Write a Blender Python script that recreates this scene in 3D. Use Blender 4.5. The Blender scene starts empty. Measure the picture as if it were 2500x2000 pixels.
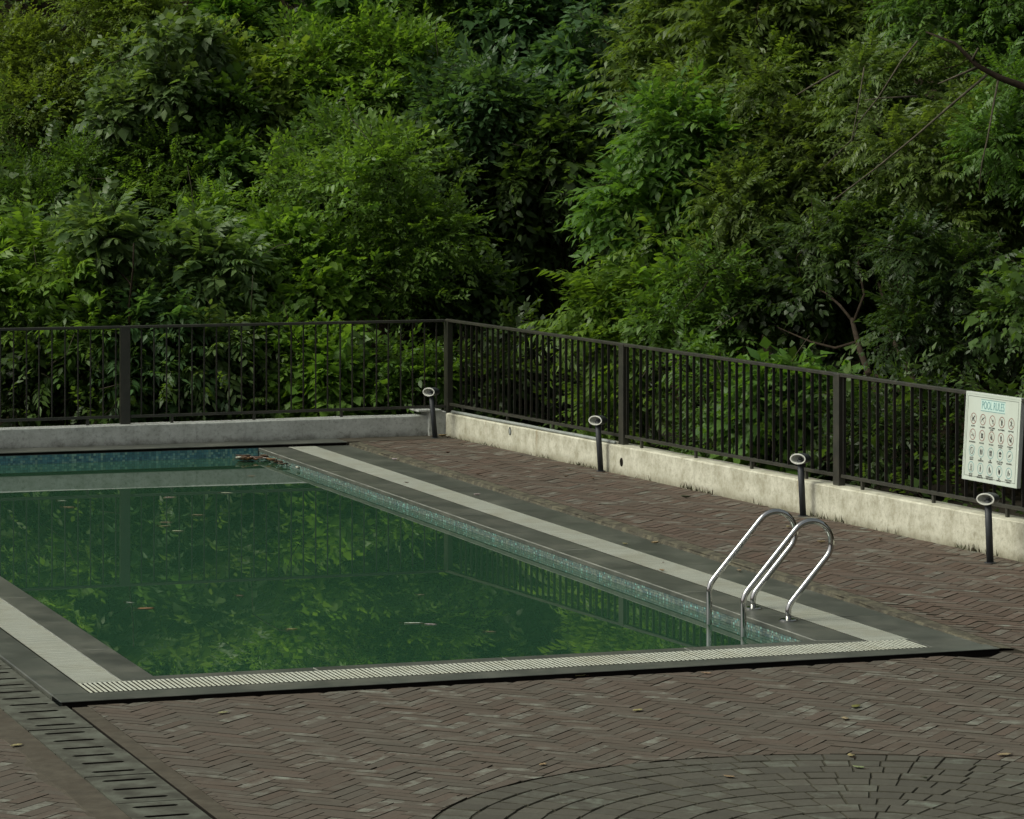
import bpy, math, random
import numpy as np
from mathutils import Vector, Matrix

random.seed(11)
rng = np.random.default_rng(11)
scene = bpy.context.scene
COL = scene.collection

# ------------------------------------------------------------------ camera, sky, sun, exposure
F, CAM_H, HORIZON = 8600.0, 3.6, 280.0          # focal length in photo pixels (2500 wide), eye height, horizon row
cam_d = bpy.data.cameras.new("camera")
cam = bpy.data.objects.new("camera", cam_d); COL.objects.link(cam)
cam.location = (0, 0, CAM_H); cam.rotation_euler = (math.radians(90), 0, 0)
cam_d.sensor_width = 36.0; cam_d.lens = 36.0 * F / 2500.0
cam_d.shift_y = -(1000.0 - HORIZON) / 2500.0
cam_d.clip_start = 0.1; cam_d.clip_end = 600.0
scene.camera = cam

SUN_ELEV, SUN_AZ = math.radians(47), math.radians(-104)      # azimuth measured from +Y towards +X
world = bpy.data.worlds.new("World"); scene.world = world; world.use_nodes = True
wnt = world.node_tree; wnt.nodes.clear()
wo = wnt.nodes.new("ShaderNodeOutputWorld"); wb = wnt.nodes.new("ShaderNodeBackground")
sky = wnt.nodes.new("ShaderNodeTexSky"); sky.sky_type = 'NISHITA'; sky.sun_disc = False
sky.sun_elevation = SUN_ELEV; sky.sun_rotation = SUN_AZ
sky.air_density = 1.0; sky.dust_density = 6.0; sky.ozone_density = 1.0
hs = wnt.nodes.new("ShaderNodeHueSaturation"); hs.inputs['Saturation'].default_value = 0.28; hs.inputs['Hue'].default_value = 0.44
wnt.links.new(sky.outputs[0], hs.inputs['Color']); wnt.links.new(hs.outputs[0], wb.inputs[0])
wb.inputs[1].default_value = 0.092
wnt.links.new(wb.outputs[0], wo.inputs[0])

sun_d = bpy.data.lights.new("sun", 'SUN'); sun_d.energy = 2.1; sun_d.angle = math.radians(35); sun_d.color = (0.97, 1.0, 0.80)
sun = bpy.data.objects.new("sun", sun_d); COL.objects.link(sun)
sdir = Vector((math.sin(SUN_AZ) * math.cos(SUN_ELEV), math.cos(SUN_AZ) * math.cos(SUN_ELEV), math.sin(SUN_ELEV)))
sun.rotation_euler = sdir.to_track_quat('Z', 'Y').to_euler()

vs = scene.view_settings
vs.view_transform = 'Standard'; vs.look = 'None'; vs.gamma = 1.0; vs.use_curve_mapping = False; vs.exposure = 0.16
scene.display_settings.display_device = 'sRGB'
scene.cycles.use_denoising = True
scene.cycles.max_bounces = 8; scene.cycles.diffuse_bounces = 4; scene.cycles.glossy_bounces = 4
scene.cycles.transmission_bounces = 3; scene.cycles.sample_clamp_indirect = 4.0

# ------------------------------------------------------------------ ground frame: u along the pool, v across it
AX = Vector((-.3264, .9452, 0)); BX = Vector((.9452, .3264, 0)); UP = Vector((0, 0, 1))
P0 = Vector((-2.754, 21.56, 0))
def W(u, v, z=0.0): return P0 + AX * u + BX * v + UP * z
def G(px, py, z=0.0):
    Y = F * (CAM_H - z) / (py - HORIZON)
    return Vector(((px - 1250) / F * Y, Y, z))
def PD(px, py, Y): return Vector(((px - 1250) / F * Y, Y, CAM_H - (py - HORIZON) / F * Y))
def UV(p):
    d = Vector((p[0], p[1], 0)) - P0
    return d.dot(AX), d.dot(BX)
def proj(p): return 1250 + F * p[0] / p[1], HORIZON + F * (CAM_H - p[2]) / p[1]
def sstep(a, b, x):
    t = min(1, max(0, (x - a) / (b - a))); return t * t * (3 - 2 * t)

# ------------------------------------------------------------------ mesh helpers
class MB:
    def __init__(self): self.v = []; self.f = []; self.m = []; self.t = []; self.uv = None
    def add(self, verts, faces, mi=0, tint=None):
        o = len(self.v); self.v += [tuple(x) for x in verts]
        self.f += [tuple(i + o for i in fc) for fc in faces]; self.m += [mi] * len(faces)
        self.t += [tint if tint else (.5, .5, .5)] * len(verts)
        return self
    def box(self, o, a, b, c, mi=0, tint=None):
        o = Vector(o); a = Vector(a); b = Vector(b); c = Vector(c)
        vs_ = [o, o + a, o + a + b, o + b, o + c, o + a + c, o + a + b + c, o + b + c]
        fs = [(0, 3, 2, 1), (4, 5, 6, 7), (0, 1, 5, 4), (1, 2, 6, 5), (2, 3, 7, 6), (3, 0, 4, 7)]
        if a.cross(b).dot(c) < 0: fs = [tuple(reversed(q)) for q in fs]
        return self.add(vs_, fs, mi, tint)
    def uvbox(self, u0, u1, v0, v1, z0, z1, mi=0, tint=None):
        return self.box(W(u0, v0, z0), AX * (u1 - u0), BX * (v1 - v0), UP * (z1 - z0), mi, tint)
    def tube(self, pts, rad, n=8, cap=True, mi=0, tint=None):
        pts = [Vector(p) for p in pts]; k = len(pts)
        rad = rad if isinstance(rad, (list, tuple)) else [rad] * k
        tg = []
        for i in range(k):
            d = pts[min(i + 1, k - 1)] - pts[max(i - 1, 0)]
            tg.append(d.normalized())
        x = tg[0].orthogonal().normalized(); vs_ = []
        for i in range(k):
            x = (x - tg[i] * x.dot(tg[i])).normalized(); y = tg[i].cross(x)
            for j in range(n):
                a = 2 * math.pi * j / n
                vs_.append(pts[i] + (x * math.cos(a) + y * math.sin(a)) * rad[i])
        fs = [(i * n + j, i * n + (j + 1) % n, (i + 1) * n + (j + 1) % n, (i + 1) * n + j) for i in range(k - 1) for j in range(n)]
        if cap: fs += [tuple(reversed(range(n))), tuple(range((k - 1) * n, k * n))]
        return self.add(vs_, fs, mi, tint)
    def prism(self, poly, z0, z1, ch=0.004, tilt=(0, 0, 0), mi=0, tint=None, side=None, chm=None):
        # convex polygon (world xy, counter-clockwise) extruded, with a small chamfer round the top
        n = len(poly); cx = sum(p[0] for p in poly) / n; cy = sum(p[1] for p in poly) / n
        inn = inset(poly, ch) or poly
        if len(inn) != n: inn = [(cx + (p[0] - cx) * .96, cy + (p[1] - cy) * .96) for p in poly]
        zt = lambda p: z1 + tilt[0] * (p[0] - cx) + tilt[1] * (p[1] - cy)
        vs_ = [(p[0], p[1], z0) for p in poly] + [(p[0], p[1], zt(p) - ch) for p in poly] + [(p[0], p[1], zt(p)) for p in inn]
        fs = []
        for lv in (0, 1):
            for i in range(n):
                j = (i + 1) % n; fs.append((lv * n + i, lv * n + j, (lv + 1) * n + j, (lv + 1) * n + i))
        o_ = len(self.m); self.add(vs_, fs, mi if side is None else side, tint)
        if chm is not None: self.m[o_ + n:o_ + 2 * n] = [chm] * n
        return self.add(vs_[2 * n:], [tuple(range(n))], mi, tint)
    def mesh(self, name, mats, org=(0, 0, 0), smooth=False):
        me = bpy.data.meshes.new(name); o = Vector(org)
        me.from_pydata([(x[0] - o.x, x[1] - o.y, x[2] - o.z) for x in self.v], [], self.f)
        mats = mats if isinstance(mats, (list, tuple)) else [mats]
        for m in mats: me.materials.append(m)
        if len(mats) > 1: me.polygons.foreach_set("material_index", self.m)
        at = me.attributes.new("tint", 'FLOAT_COLOR', 'POINT')
        at.data.foreach_set("color", np.array([(a, b, c, 1) for a, b, c in self.t], dtype=np.float32).ravel())
        if smooth: me.polygons.foreach_set("use_smooth", [True] * len(me.polygons))
        me.update(); return me
    def obj(self, name, mats, parent=None, smooth=False, org=None, bevel=0):
        p = wpos(parent) if parent else Vector((0, 0, 0))
        org = Vector(org) if org is not None else p
        o = bpy.data.objects.new(name, self.mesh(name, mats, org, smooth)); COL.objects.link(o)
        if parent: o.parent = parent
        o.location = org - p
        if bevel:
            b = o.modifiers.new("bevel", 'BEVEL'); b.width = bevel; b.segments = 2; b.limit_method = 'ANGLE'
        return o

def wpos(o):
    p = Vector(o.location)
    while o.parent: o = o.parent; p = p + Vector(o.location)
    return p
def clip(poly, nx, ny, d):           # keep nx*x + ny*y <= d
    out = []
    for i in range(len(poly)):
        a, b = poly[i], poly[(i + 1) % len(poly)]
        da, db = nx * a[0] + ny * a[1] - d, nx * b[0] + ny * b[1] - d
        if da <= 0: out.append(a)
        if (da < 0 < db) or (db < 0 < da):
            t = da / (da - db); out.append((a[0] + (b[0] - a[0]) * t, a[1] + (b[1] - a[1]) * t))
    return out
def inset(poly, w):
    res = list(poly)
    for i in range(len(poly)):
        a, b = poly[i], poly[(i + 1) % len(poly)]
        ex, ey = b[0] - a[0], b[1] - a[1]; L = math.hypot(ex, ey)
        if L < 1e-6: continue
        nx, ny = ey / L, -ex / L
        res = clip(res, nx, ny, nx * a[0] + ny * a[1] - w)
        if len(res) < 3: return None
    return res
def area(poly): return abs(sum(poly[i][0] * poly[(i + 1) % len(poly)][1] - poly[(i + 1) % len(poly)][0] * poly[i][1] for i in range(len(poly)))) / 2

def tag(o, label=None, cat=None, group=None, kind=None):
    if label: o["label"] = label
    if cat: o["category"] = cat
    if group: o["group"] = group
    if kind: o["kind"] = kind
    return o
def empty(name, loc, label=None, cat=None, group=None, kind=None):
    o = bpy.data.objects.new(name, None); COL.objects.link(o); o.location = Vector(loc); o.empty_display_size = .2
    return tag(o, label, cat, group, kind)

# ------------------------------------------------------------------ materials
def new_mat(name):
    m = bpy.data.materials.new(name); m.use_nodes = True
    nt = m.node_tree; b = nt.nodes["Principled BSDF"]; return m, nt, b
class N:
    def __init__(s, nt): s.nt = nt
    def n(s, t, **kw):
        x = s.nt.nodes.new(t)
        for k, v in kw.items(): setattr(x, k, v)
        return x
    def lk(s, a, b): s.nt.links.new(a, b)
    def pos(s): return s.n("ShaderNodeNewGeometry").outputs["Position"]
    def attr(s, name):
        a = s.n("ShaderNodeAttribute"); a.attribute_name = name; return a
    def mapping(s, vec, scale=(1, 1, 1), rot=(0, 0, 0)):
        m = s.n("ShaderNodeMapping"); s.lk(vec, m.inputs[0]); m.inputs["Scale"].default_value = scale; m.inputs["Rotation"].default_value = rot
        return m.outputs[0]
    def noise(s, vec, scale, detail=4, rough=.6, dist=0):
        x = s.n("ShaderNodeTexNoise"); s.lk(vec, x.inputs["Vector"]); x.inputs["Scale"].default_value = scale
        x.inputs["Detail"].default_value = detail; x.inputs["Roughness"].default_value = rough; x.inputs["Distortion"].default_value = dist
        return x.outputs["Fac"]
    def ramp(s, fac, stops):
        r = s.n("ShaderNodeValToRGB"); s.lk(fac, r.inputs[0]); e = r.color_ramp.elements
        while len(e) < len(stops): e.new(.5)
        for i, (p, c) in enumerate(stops):
            e[i].position = p; e[i].color = (c, c, c, 1) if isinstance(c, (int, float)) else (*c, 1)
        return r.outputs[0]
    def mix(s, fac, a, b, mode='MIX'):
        x = s.n("ShaderNodeMix", data_type='RGBA', blend_type=mode)
        for sock, val in ((x.inputs[0], fac), (x.inputs[6], a), (x.inputs[7], b)):
            if hasattr(val, "links"): s.lk(val, sock)
            elif isinstance(val, (int, float)): sock.default_value = val
            else: sock.default_value = (*val, 1)
        return x.outputs[2]
    def math(s, op, a, b=0.0):
        x = s.n("ShaderNodeMath", operation=op)
        for sock, val in ((x.inputs[0], a), (x.inputs[1], b)):
            if hasattr(val, "links"): s.lk(val, sock)
            else: sock.default_value = val
        return x.outputs[0]
    def bump(s, h, strength=.3, dist=.01):
        b = s.n("ShaderNodeBump"); s.lk(h, b.inputs["Height"]); b.inputs["Strength"].default_value = strength; b.inputs["Distance"].default_value = dist
        return b.outputs[0]

def simple(name, col, rough=.6, metal=0, var=.25, scale=8, bump=.15, spec=.5, dirt=None, dirt_amt=.5, dirt_scale=2.5):
    m, nt, b = new_mat(name); n = N(nt); p = n.pos()
    f = n.noise(p, scale)
    c = n.mix(n.ramp(f, [(.3, 0.0), (.7, 1.0)]), tuple(x * (1 - var) for x in col), tuple(min(1, x * (1 + var)) for x in col))
    if dirt: c = n.mix(n.math('MULTIPLY', n.ramp(n.noise(p, dirt_scale, 6, .7), [(.45, 0.0), (.68, 1.0)]), dirt_amt), c, dirt)
    n.lk(c, b.inputs["Base Color"]); b.inputs["Roughness"].default_value = rough; b.inputs["Metallic"].default_value = metal
    b.inputs["Specular IOR Level"].default_value = spec
    if bump: n.lk(n.bump(n.noise(p, min(scale * 12, 32), 3), bump, .004), b.inputs["Normal"])
    return m

def paving_mat(name, ramp_cols, grey, pale, pale_at=.62):
    # tint: r = colour pick, g = how much pale bloom, b = how much grey grime
    m, nt, b = new_mat(name); n = N(nt); p = n.pos(); t = n.attr("tint")
    sp = n.n("ShaderNodeSeparateColor"); n.lk(t.outputs["Color"], sp.inputs[0])
    c = n.ramp(sp.outputs[0], ramp_cols)
    c = n.mix(n.math('MULTIPLY', sp.outputs[2], n.ramp(n.noise(p, 1.1, 5, .65), [(.25, .55), (.7, 1.0)])), c, grey)
    fine = n.noise(p, 38, 3, .6)
    c = n.mix(n.ramp(fine, [(.3, .35), (.6, 0.0)]), c, tuple(x * .45 for x in grey))
    bl = n.math('MULTIPLY', n.ramp(n.noise(p, 9, 5, .7), [(pale_at - .22, 0.0), (pale_at, 1.0)]), sp.outputs[1])
    c = n.mix(bl, c, pale)
    n.lk(c, b.inputs["Base Color"]); b.inputs["Roughness"].default_value = .8; b.inputs["Specular IOR Level"].default_value = .3
    n.lk(n.bump(n.noise(p, 34, 3, .6), .35, .004), b.inputs["Normal"])
    return m

M = {}
M['brick'] = paving_mat("clay_brick", [(0, (.074, .050, .035)), (.45, (.095, .063, .045)), (.8, (.108, .074, .056)), (1, (.082, .067, .052))], (.079, .072, .056), (.19, .20, .165), .66)
M['paver'] = paving_mat("grey_paver", [(0, (.058, .054, .042)), (.5, (.073, .068, .052)), (1, (.087, .081, .063))], (.066, .063, .049), (.15, .17, .135), .68)
M['joint'] = simple('joint_grime', (.028, .025, .018), .95, bump=0, spec=.1)
M['moss_joint'] = simple('mossy_joint', (.043, .041, .030), .95, var=.4, scale=9, bump=.2, spec=.1)
M['bed'] = simple("joint_dirt", (.026, .022, .016), .95, var=.4, scale=5, bump=.3, spec=.1)
M['slab'] = simple("dark_stone_slab", (.058, .063, .052), .38, var=.34, scale=2.2, bump=.05, spec=.5, dirt=(.14, .14, .115), dirt_amt=.65, dirt_scale=2.3)
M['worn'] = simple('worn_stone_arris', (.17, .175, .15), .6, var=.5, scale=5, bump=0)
M['slab_rough'] = simple("rough_stone_edge", (.066, .061, .045), .85, var=.4, scale=14, bump=.4, spec=.2, dirt=(.14, .13, .085), dirt_amt=.8, dirt_scale=7)
M['curb'] = simple("brown_concrete_curb", (.070, .062, .046), .9, var=.25, scale=10, bump=.5, spec=.2, dirt=(.05, .04, .028), dirt_amt=.6, dirt_scale=4)
M['drain'] = simple("precast_drain_concrete", (.066, .067, .052), .85, var=.35, scale=6, bump=.4, spec=.2, dirt=(.115, .13, .105), dirt_amt=.55, dirt_scale=6)
M['void'] = simple("void_shade", (.012, .010, .008), .95, bump=0, spec=.1)  # near-black colour stands in for shade in slots, gaps and recesses
M['grating'] = simple("white_plastic_bar", (.50, .52, .44), .5, var=.08, scale=1.2, bump=0, spec=.4, dirt=(.40, .39, .29), dirt_amt=.7, dirt_scale=2.5)
M['metal'] = simple("dark_painted_steel", (.029, .029, .022), .38, var=.2, scale=9, bump=.04, spec=.6, dirt=(.062, .056, .040), dirt_amt=.5, dirt_scale=7)
M['metal_bar'] = simple("black_brown_painted_bar", (.011, .0105, .008), .5, var=.3, scale=9, bump=.04, spec=.5, dirt=(.030, .018, .012), dirt_amt=.5, dirt_scale=11)
M['bollard'] = simple("charcoal_powder_coat", (.026, .029, .033), .55, var=.2, scale=20, bump=.1, spec=.45)
M['grime'] = simple('grimy_shaded_plastic', (.030, .030, .022), .8, bump=0, spec=.2)  # grime and the shade between the bars, both put into the colour
M['white_rim'] = simple("white_enamel", (.60, .61, .55), .35, var=.1, scale=20, bump=0)
M['reflector'] = simple("brushed_reflector", (.50, .51, .46), .35, metal=.15, var=.2, scale=30, bump=.1)
M['steel'] = simple("polished_stainless", (.50, .50, .48), .07, metal=1.0, var=.06, scale=12, bump=.02)
M['pipe'] = simple("grey_conduit", (.24, .26, .24), .5, var=.15, scale=10, bump=.05)
M['grout'] = simple("pool_grout", (.13, .17, .165), .7, bump=0)
M['bark'] = simple("brown_bark", (.026, .019, .012), .9, var=.45, scale=14, bump=.6, spec=.15)
M['bark_pale'] = simple("pale_bark", (.072, .064, .042), .85, var=.4, scale=18, bump=.5, spec=.2)
M['board'] = simple("vinyl_board", (.50, .555, .49), .45, var=.05, scale=3, bump=0, dirt=(.46, .50, .41), dirt_amt=.5)
M['board_side'] = simple("sign_frame_side", (.42, .45, .42), .5, var=.1, scale=6, bump=0)
for nm, c in (("ink_black", (.022, .024, .022)), ("ink_red", (.22, .085, .065)), ("ink_teal", (.17, .33, .33)), ("ink_grey", (.10, .11, .09)), ("ink_pale_teal", (.50, .66, .60))):
    M[nm] = simple(nm, c, .5, var=.05, bump=0)

# walls: uv.x runs along the wall, uv.y is height above its foot
def wall_mat(name, base, stain, rust, grime, streak, foot, blot):
    m, nt, b = new_mat(name); n = N(nt); uv = n.n("ShaderNodeUVMap"); uv.uv_map = "wall"; q = uv.outputs[0]; p = n.pos()
    c = n.mix(n.ramp(n.noise(p, 5.5, 7, .72), [(.40, 0.0), (.66, blot)]), base, stain)
    c = n.mix(n.ramp(n.noise(n.mapping(q, (15, 1.4, 1)), 1.0, 4, .7), [(.56, 0.0), (.74, streak * .55)]), c, grime)
    c = n.mix(n.ramp(n.noise(n.mapping(q, (7.5, .7, 1)), 1.0, 2, .5), [(.66, 0.0), (.74, streak)]), c, rust)
    sx = n.n("ShaderNodeSeparateXYZ"); n.lk(q, sx.inputs[0])
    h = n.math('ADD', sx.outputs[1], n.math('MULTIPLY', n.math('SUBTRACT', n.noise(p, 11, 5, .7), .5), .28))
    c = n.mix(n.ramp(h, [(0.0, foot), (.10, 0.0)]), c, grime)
    c = n.mix(n.ramp(n.noise(p, 26, 4, .7), [(.30, .4), (.5, 0.0)]), c, grime)
    n.lk(c, b.inputs["Base Color"]); b.inputs["Roughness"].default_value = .85; b.inputs["Specular IOR Level"].default_value = .2
    n.lk(n.bump(n.noise(p, 40, 5, .7), .5, .006), b.inputs["Normal"]); return m
M['wall_cream'] = wall_mat("cream_painted_wall", (.55, .54, .44), (.30, .285, .205), (.26, .19, .10), (.17, .155, .10), .6, .9, .85)
M['wall_grey'] = wall_mat("grey_cement_wall", (.52, .54, .50), (.34, .35, .315), (.16, .115, .065), (.075, .072, .055), .5, .8, .8)

# mosaic: colour straight from the tile's tint
m, nt, b = new_mat("glass_mosaic"); n = N(nt); t = n.attr("tint"); n.lk(t.outputs["Color"], b.inputs["Base Color"]); b.inputs["Roughness"].default_value = .25
M['mosaic'] = m
# water: murky green body with a mirror-like, faintly rippled surface
m, nt, b = new_mat("murky_pool_water"); n = N(nt); p = n.pos()
c = n.mix(n.ramp(n.noise(p, .35, 3, .5), [(.3, 0.0), (.7, 1.0)]), (.021, .062, .035), (.028, .075, .041))
c = n.mix(n.ramp(n.noise(p, 42, 2, .5), [(.68, 0.0), (.76, .25)]), c, (.09, .14, .08))
n.lk(c, b.inputs["Base Color"]); b.inputs["Roughness"].default_value = .004; b.inputs["IOR"].default_value = 1.75
n.lk(n.bump(n.noise(p, 1.6, 2, .5), .012, .01), b.inputs["Normal"])
M['water'] = m
# soil and leaf litter
m, nt, b = new_mat("hillside_soil"); n = N(nt); p = n.pos()
c = n.mix(n.ramp(n.noise(p, 6, 6, .7), [(.4, 0.0), (.65, 1.0)]), (.016, .013, .008), (.030, .026, .014))
n.lk(c, b.inputs["Base Color"]); b.inputs["Roughness"].default_value = 1; b.inputs["Specular IOR Level"].default_value = .05
n.lk(n.bump(n.noise(p, 9, 6, .7), .8, .08), b.inputs["Normal"]); M['soil'] = m
# leaves: albedo from the leaf's own tint
def leaf_mat(name, rough=.42, trans=.45, spec=.35):
    m, nt, b = new_mat(name); n = N(nt); t = n.attr("tint"); oi = n.n("ShaderNodeObjectInfo")
    hv = n.n("ShaderNodeHueSaturation"); n.lk(t.outputs["Color"], hv.inputs["Color"])
    n.lk(n.math('ADD', n.math('MULTIPLY', oi.outputs["Random"], .26), .87), hv.inputs["Value"])
    n.lk(n.math('ADD', n.math('MULTIPLY', oi.outputs["Random"], .010), .494), hv.inputs["Hue"])
    n.lk(hv.outputs[0], b.inputs["Base Color"]); b.inputs["Roughness"].default_value = rough; b.inputs["Specular IOR Level"].default_value = spec
    tr = n.n("ShaderNodeBsdfTranslucent"); n.lk(n.mix(1.0, hv.outputs[0], (1.5, 1.5, .6), 'MULTIPLY'), tr.inputs[0])
    mx = n.n("ShaderNodeMixShader"); mx.inputs[0].default_value = trans
    n.lk(b.outputs[0], mx.inputs[1]); n.lk(tr.outputs[0], mx.inputs[2]); n.lk(mx.outputs[0], nt.nodes["Material Output"].inputs[0]); return m
M['leaf'] = leaf_mat("living_leaf")
m, nt, b = new_mat("fallen_leaf_skin"); n = N(nt); t = n.attr("tint")
n.lk(n.mix(n.ramp(n.noise(n.pos(), 60, 3), [(.35, .5), (.65, 0.0)]), t.outputs["Color"], (.05, .035, .015)), b.inputs["Base Color"]); b.inputs["Roughness"].default_value = .7
M['dry_leaf'] = m

# ------------------------------------------------------------------ key layout lines
DECK_V = 6.42; DECK_U = 15.60; POOL = (.83, 15.60, .768, 5.40); WATER_Z = -.095
R0 = Vector((-.735, 39.14)); R1 = Vector((4.09, 28.12)); RD = (R1 - R0).normalized(); RN = Vector((-RD.y, RD.x))   # RN points away from the pool
if RN.x < 0: RN = -RN
RD3 = Vector((RD.x, RD.y, 0)); RN3 = Vector((RN.x, RN.y, 0)); RLEN = 17.0
WALL_U = 16.03
def rw(s, d, z): return Vector((R0.x, R0.y, z)) + RD3 * s + RN3 * d      # along / behind the cream wall
def zdeck(u, v):
    k = sstep(-2.2, 2.6, u) * max(sstep(4.8, 7.2, v), sstep(.5, 2.6, u))
    right = .03 * k - .029 * (1 - k)
    return right

# ------------------------------------------------------------------ ground, paving bed, hill
mb = MB(); mb.add([(-300, -80, -1.6), (300, -80, -1.6), (300, 320, -1.6), (-300, 320, -1.6)], [(0, 1, 2, 3)])
tag(mb.obj("ground", M['soil']), "bare dark earth under and around the pool terrace", None, None, "structure")

mb = MB()
def bed_grid(u0, u1, v0, v1, nu, nv):
    vs_ = []
    for i in range(nu + 1):
        for j in range(nv + 1):
            u = u0 + (u1 - u0) * i / nu; v = v0 + (v1 - v0) * j / nv
            vs_.append(W(u, v, zdeck(u, v) - .014))
    mb.add(vs_, [(i * (nv + 1) + j, i * (nv + 1) + j + 1, (i + 1) * (nv + 1) + j + 1, (i + 1) * (nv + 1) + j)[::-1] for i in range(nu) for j in range(nv)])
bed_grid(-14, -.035, .07, 16, 40, 4); bed_grid(-.035, 15.85, DECK_V + .005, 16, 40, 3)
bed_grid(-14, 16, -14, -.375, 20, 3)
paving = mb.obj("brick_paving", M['bed']); tag(paving, "herringbone terrace of worn reddish brown bricks round the pool", None, None, "structure")
paving_origin = paving

def hill_d(x, y):
    d = (Vector((x, y, 0)) - P0).dot(AX) - (WALL_U + .2)
    r = (Vector((x, y)) - R0).dot(RN) - .2
    return max(d, r)
def hill_h(x, y):
    d = hill_d(x, y)
    h = -.4 if d < 1.8 else -.4 + 0.60 * (d - 1.8) + (.5 * (d - 9) if d > 9 else 0)
    h -= 2.4 * math.exp(-(((x - .35) / 1.3) ** 2 + ((y - 44.5) / 3.0) ** 2)) * sstep(.8, 2.5, d)
    h += .35 * math.sin(x * 1.3 + 1) * math.cos(y * 1.1) * sstep(1, 3, d)
    h = -.4 + (h + .4) * sstep(-15, -10.5, x)
    return min(h, 15 + .05 * d) if d > 0 else -.4
mb = MB(); nx, ny = 110, 90; vs_ = []; fs = []
xs = np.linspace(-26, 26, nx); ys = np.linspace(20, 66, ny)
for j in range(ny):
    for i in range(nx): vs_.append((xs[i], ys[j], hill_h(xs[i], ys[j])))
for j in range(ny - 1):
    for i in range(nx - 1):
        c = (xs[i] + xs[i + 1]) / 2, (ys[j] + ys[j + 1]) / 2
        if hill_d(*c) > -.05: fs.append((j * nx + i, j * nx + i + 1, (j + 1) * nx + i + 1, (j + 1) * nx + i))
mb.add(vs_, fs); tag(mb.obj("hillside", M['soil'], smooth=True), "steep dark hillside rising behind the pool terrace", None, None, "structure")

# ------------------------------------------------------------------ herringbone bricks
BW, BLEN = .085, .295
E1 = (AX + BX).normalized(); E2 = (AX - BX).normalized()      # the two brick directions, 45 degrees to the pool
FAN_C = Vector((1.80, 17.75)); FAN_R = 2.25
r_edge_n = RN; r_edge_d = RN.dot(R0)
def in_frame(p, mx=330, my=160):
    if p.y < 12: return False
    x, y = proj(p); return -mx < x < 2500 + mx * 4 and y < 2000 + my
brick_polys = []
def herring():
    org = W(0, 0); da, db = (1, 1), (1, -1)
    for b_ in range(-70, 70):
        for a_ in range(-230, 230):
          ox, oy = a_ * BW + b_ * BLEN, a_ * BW - b_ * BLEN
          for cells in ((ox, oy, BLEN, BW), (ox, oy + BW, BW, BLEN)):
            cx = cells[0] + cells[2] / 2; cy = cells[1] + cells[3] / 2
            c = org + E1 * cx + E2 * cy
            if not in_frame(c): continue
            u, v = UV(c)
            if u > WALL_U + .2 or RN.dot(Vector((c.x, c.y))) - r_edge_d > .2: continue
            if v > 0 and .25 < u and v < DECK_V - .05: continue
            if -.42 < v < .04: continue
            yield c, cells, u, v
for c, cells, u, v in herring():
    hx, hy = cells[2] / 2, cells[3] / 2
    poly = [(c + E1 * sx * hx + E2 * sy * hy) for sx, sy in ((-1, -1), (1, -1), (1, 1), (-1, 1))]
    poly = [(p.x, p.y) for p in poly]
    if sum(poly[i][0] * poly[(i + 1) % 4][1] - poly[(i + 1) % 4][0] * poly[i][1] for i in range(4)) < 0: poly = poly[::-1]
    full = area(poly)
    def hp(nrm, d):
        global poly
        poly = clip(poly, nrm[0], nrm[1], d)
    p0d = lambda ax, val: ax.dot(P0) + val
    if v < -.3: poly = clip(poly, BX.x, BX.y, p0d(BX, -.50))
    else:
        if True:
            if v < DECK_V + .05: poly = clip(poly, AX.x, AX.y, p0d(AX, .035)) if v < DECK_V + .05 else poly
            if u < 0 or v < 1: poly = clip(poly, -BX.x, -BX.y, -p0d(BX, .161))
        if u >= -.05 and v > DECK_V - .3 : poly = clip(poly, -BX.x, -BX.y, -p0d(BX, DECK_V + .12))
        if u < -.05: poly = clip(poly, -BX.x, -BX.y, -p0d(BX, .161))
        poly = clip(poly, AX.x, AX.y, p0d(AX, WALL_U - .06)) if len(poly) > 2 else poly
        poly = clip(poly, RN.x, RN.y, r_edge_d - .02) if len(poly) > 2 else poly
        q = Vector((c.x, c.y)) - FAN_C; L = q.length
        if L < FAN_R + .2 and len(poly) > 2:
            q = q / L; poly = clip(poly, -q.x, -q.y, -(q.dot(FAN_C) + FAN_R))
    if len(poly) < 3: continue
    poly = [p for i, p in enumerate(poly) if math.hypot(p[0] - poly[i - 1][0], p[1] - poly[i - 1][1]) > .004]
    if len(poly) < 3: continue
    wob = [(p[0] + random.uniform(-.0012, .0012), p[1] + random.uniform(-.0012, .0012)) for p in poly]
    pin = inset(wob, random.uniform(.0008, .0022))
    if not pin or area(pin) < .0012: continue
    brick_polys.append((proj(c)[1], c, pin, area(pin) > .8 * full, u, v))
brick_polys.sort(key=lambda b: -b[0])
rest = MB(); made = 0
for py, c, poly, whole, u, v in brick_polys:
    z = (zdeck(u, v) if v > 0 else -.031) + random.gauss(0, .0010)
    grime = min(1, max(0, (.2 + .55 * (1 - sstep(-.6, 1.2, u)) if v > 0 else .75) + random.uniform(-.25, .25)))
    bloom = random.random() ** 4 * 1.1
    tint = (random.random(), min(1, bloom), grime)
    tl = (random.gauss(0, .006), random.gauss(0, .006), 0)
    if made < 290 and py < 2040 and -60 < proj(c)[0] < 2560:
        MB().prism(poly, z - .05, z, .0023, tl, tint=tint, side=1).obj("brick", [M['brick'], M['joint']], paving, org=(c.x, c.y, z)); made += 1
    else: rest.prism(poly, z - .05, z, .0023, tl, tint=tint, side=1)
tag(rest.obj("brickwork", [M['brick'], M['joint']], paving), None, None, None, "stuff")

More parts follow.
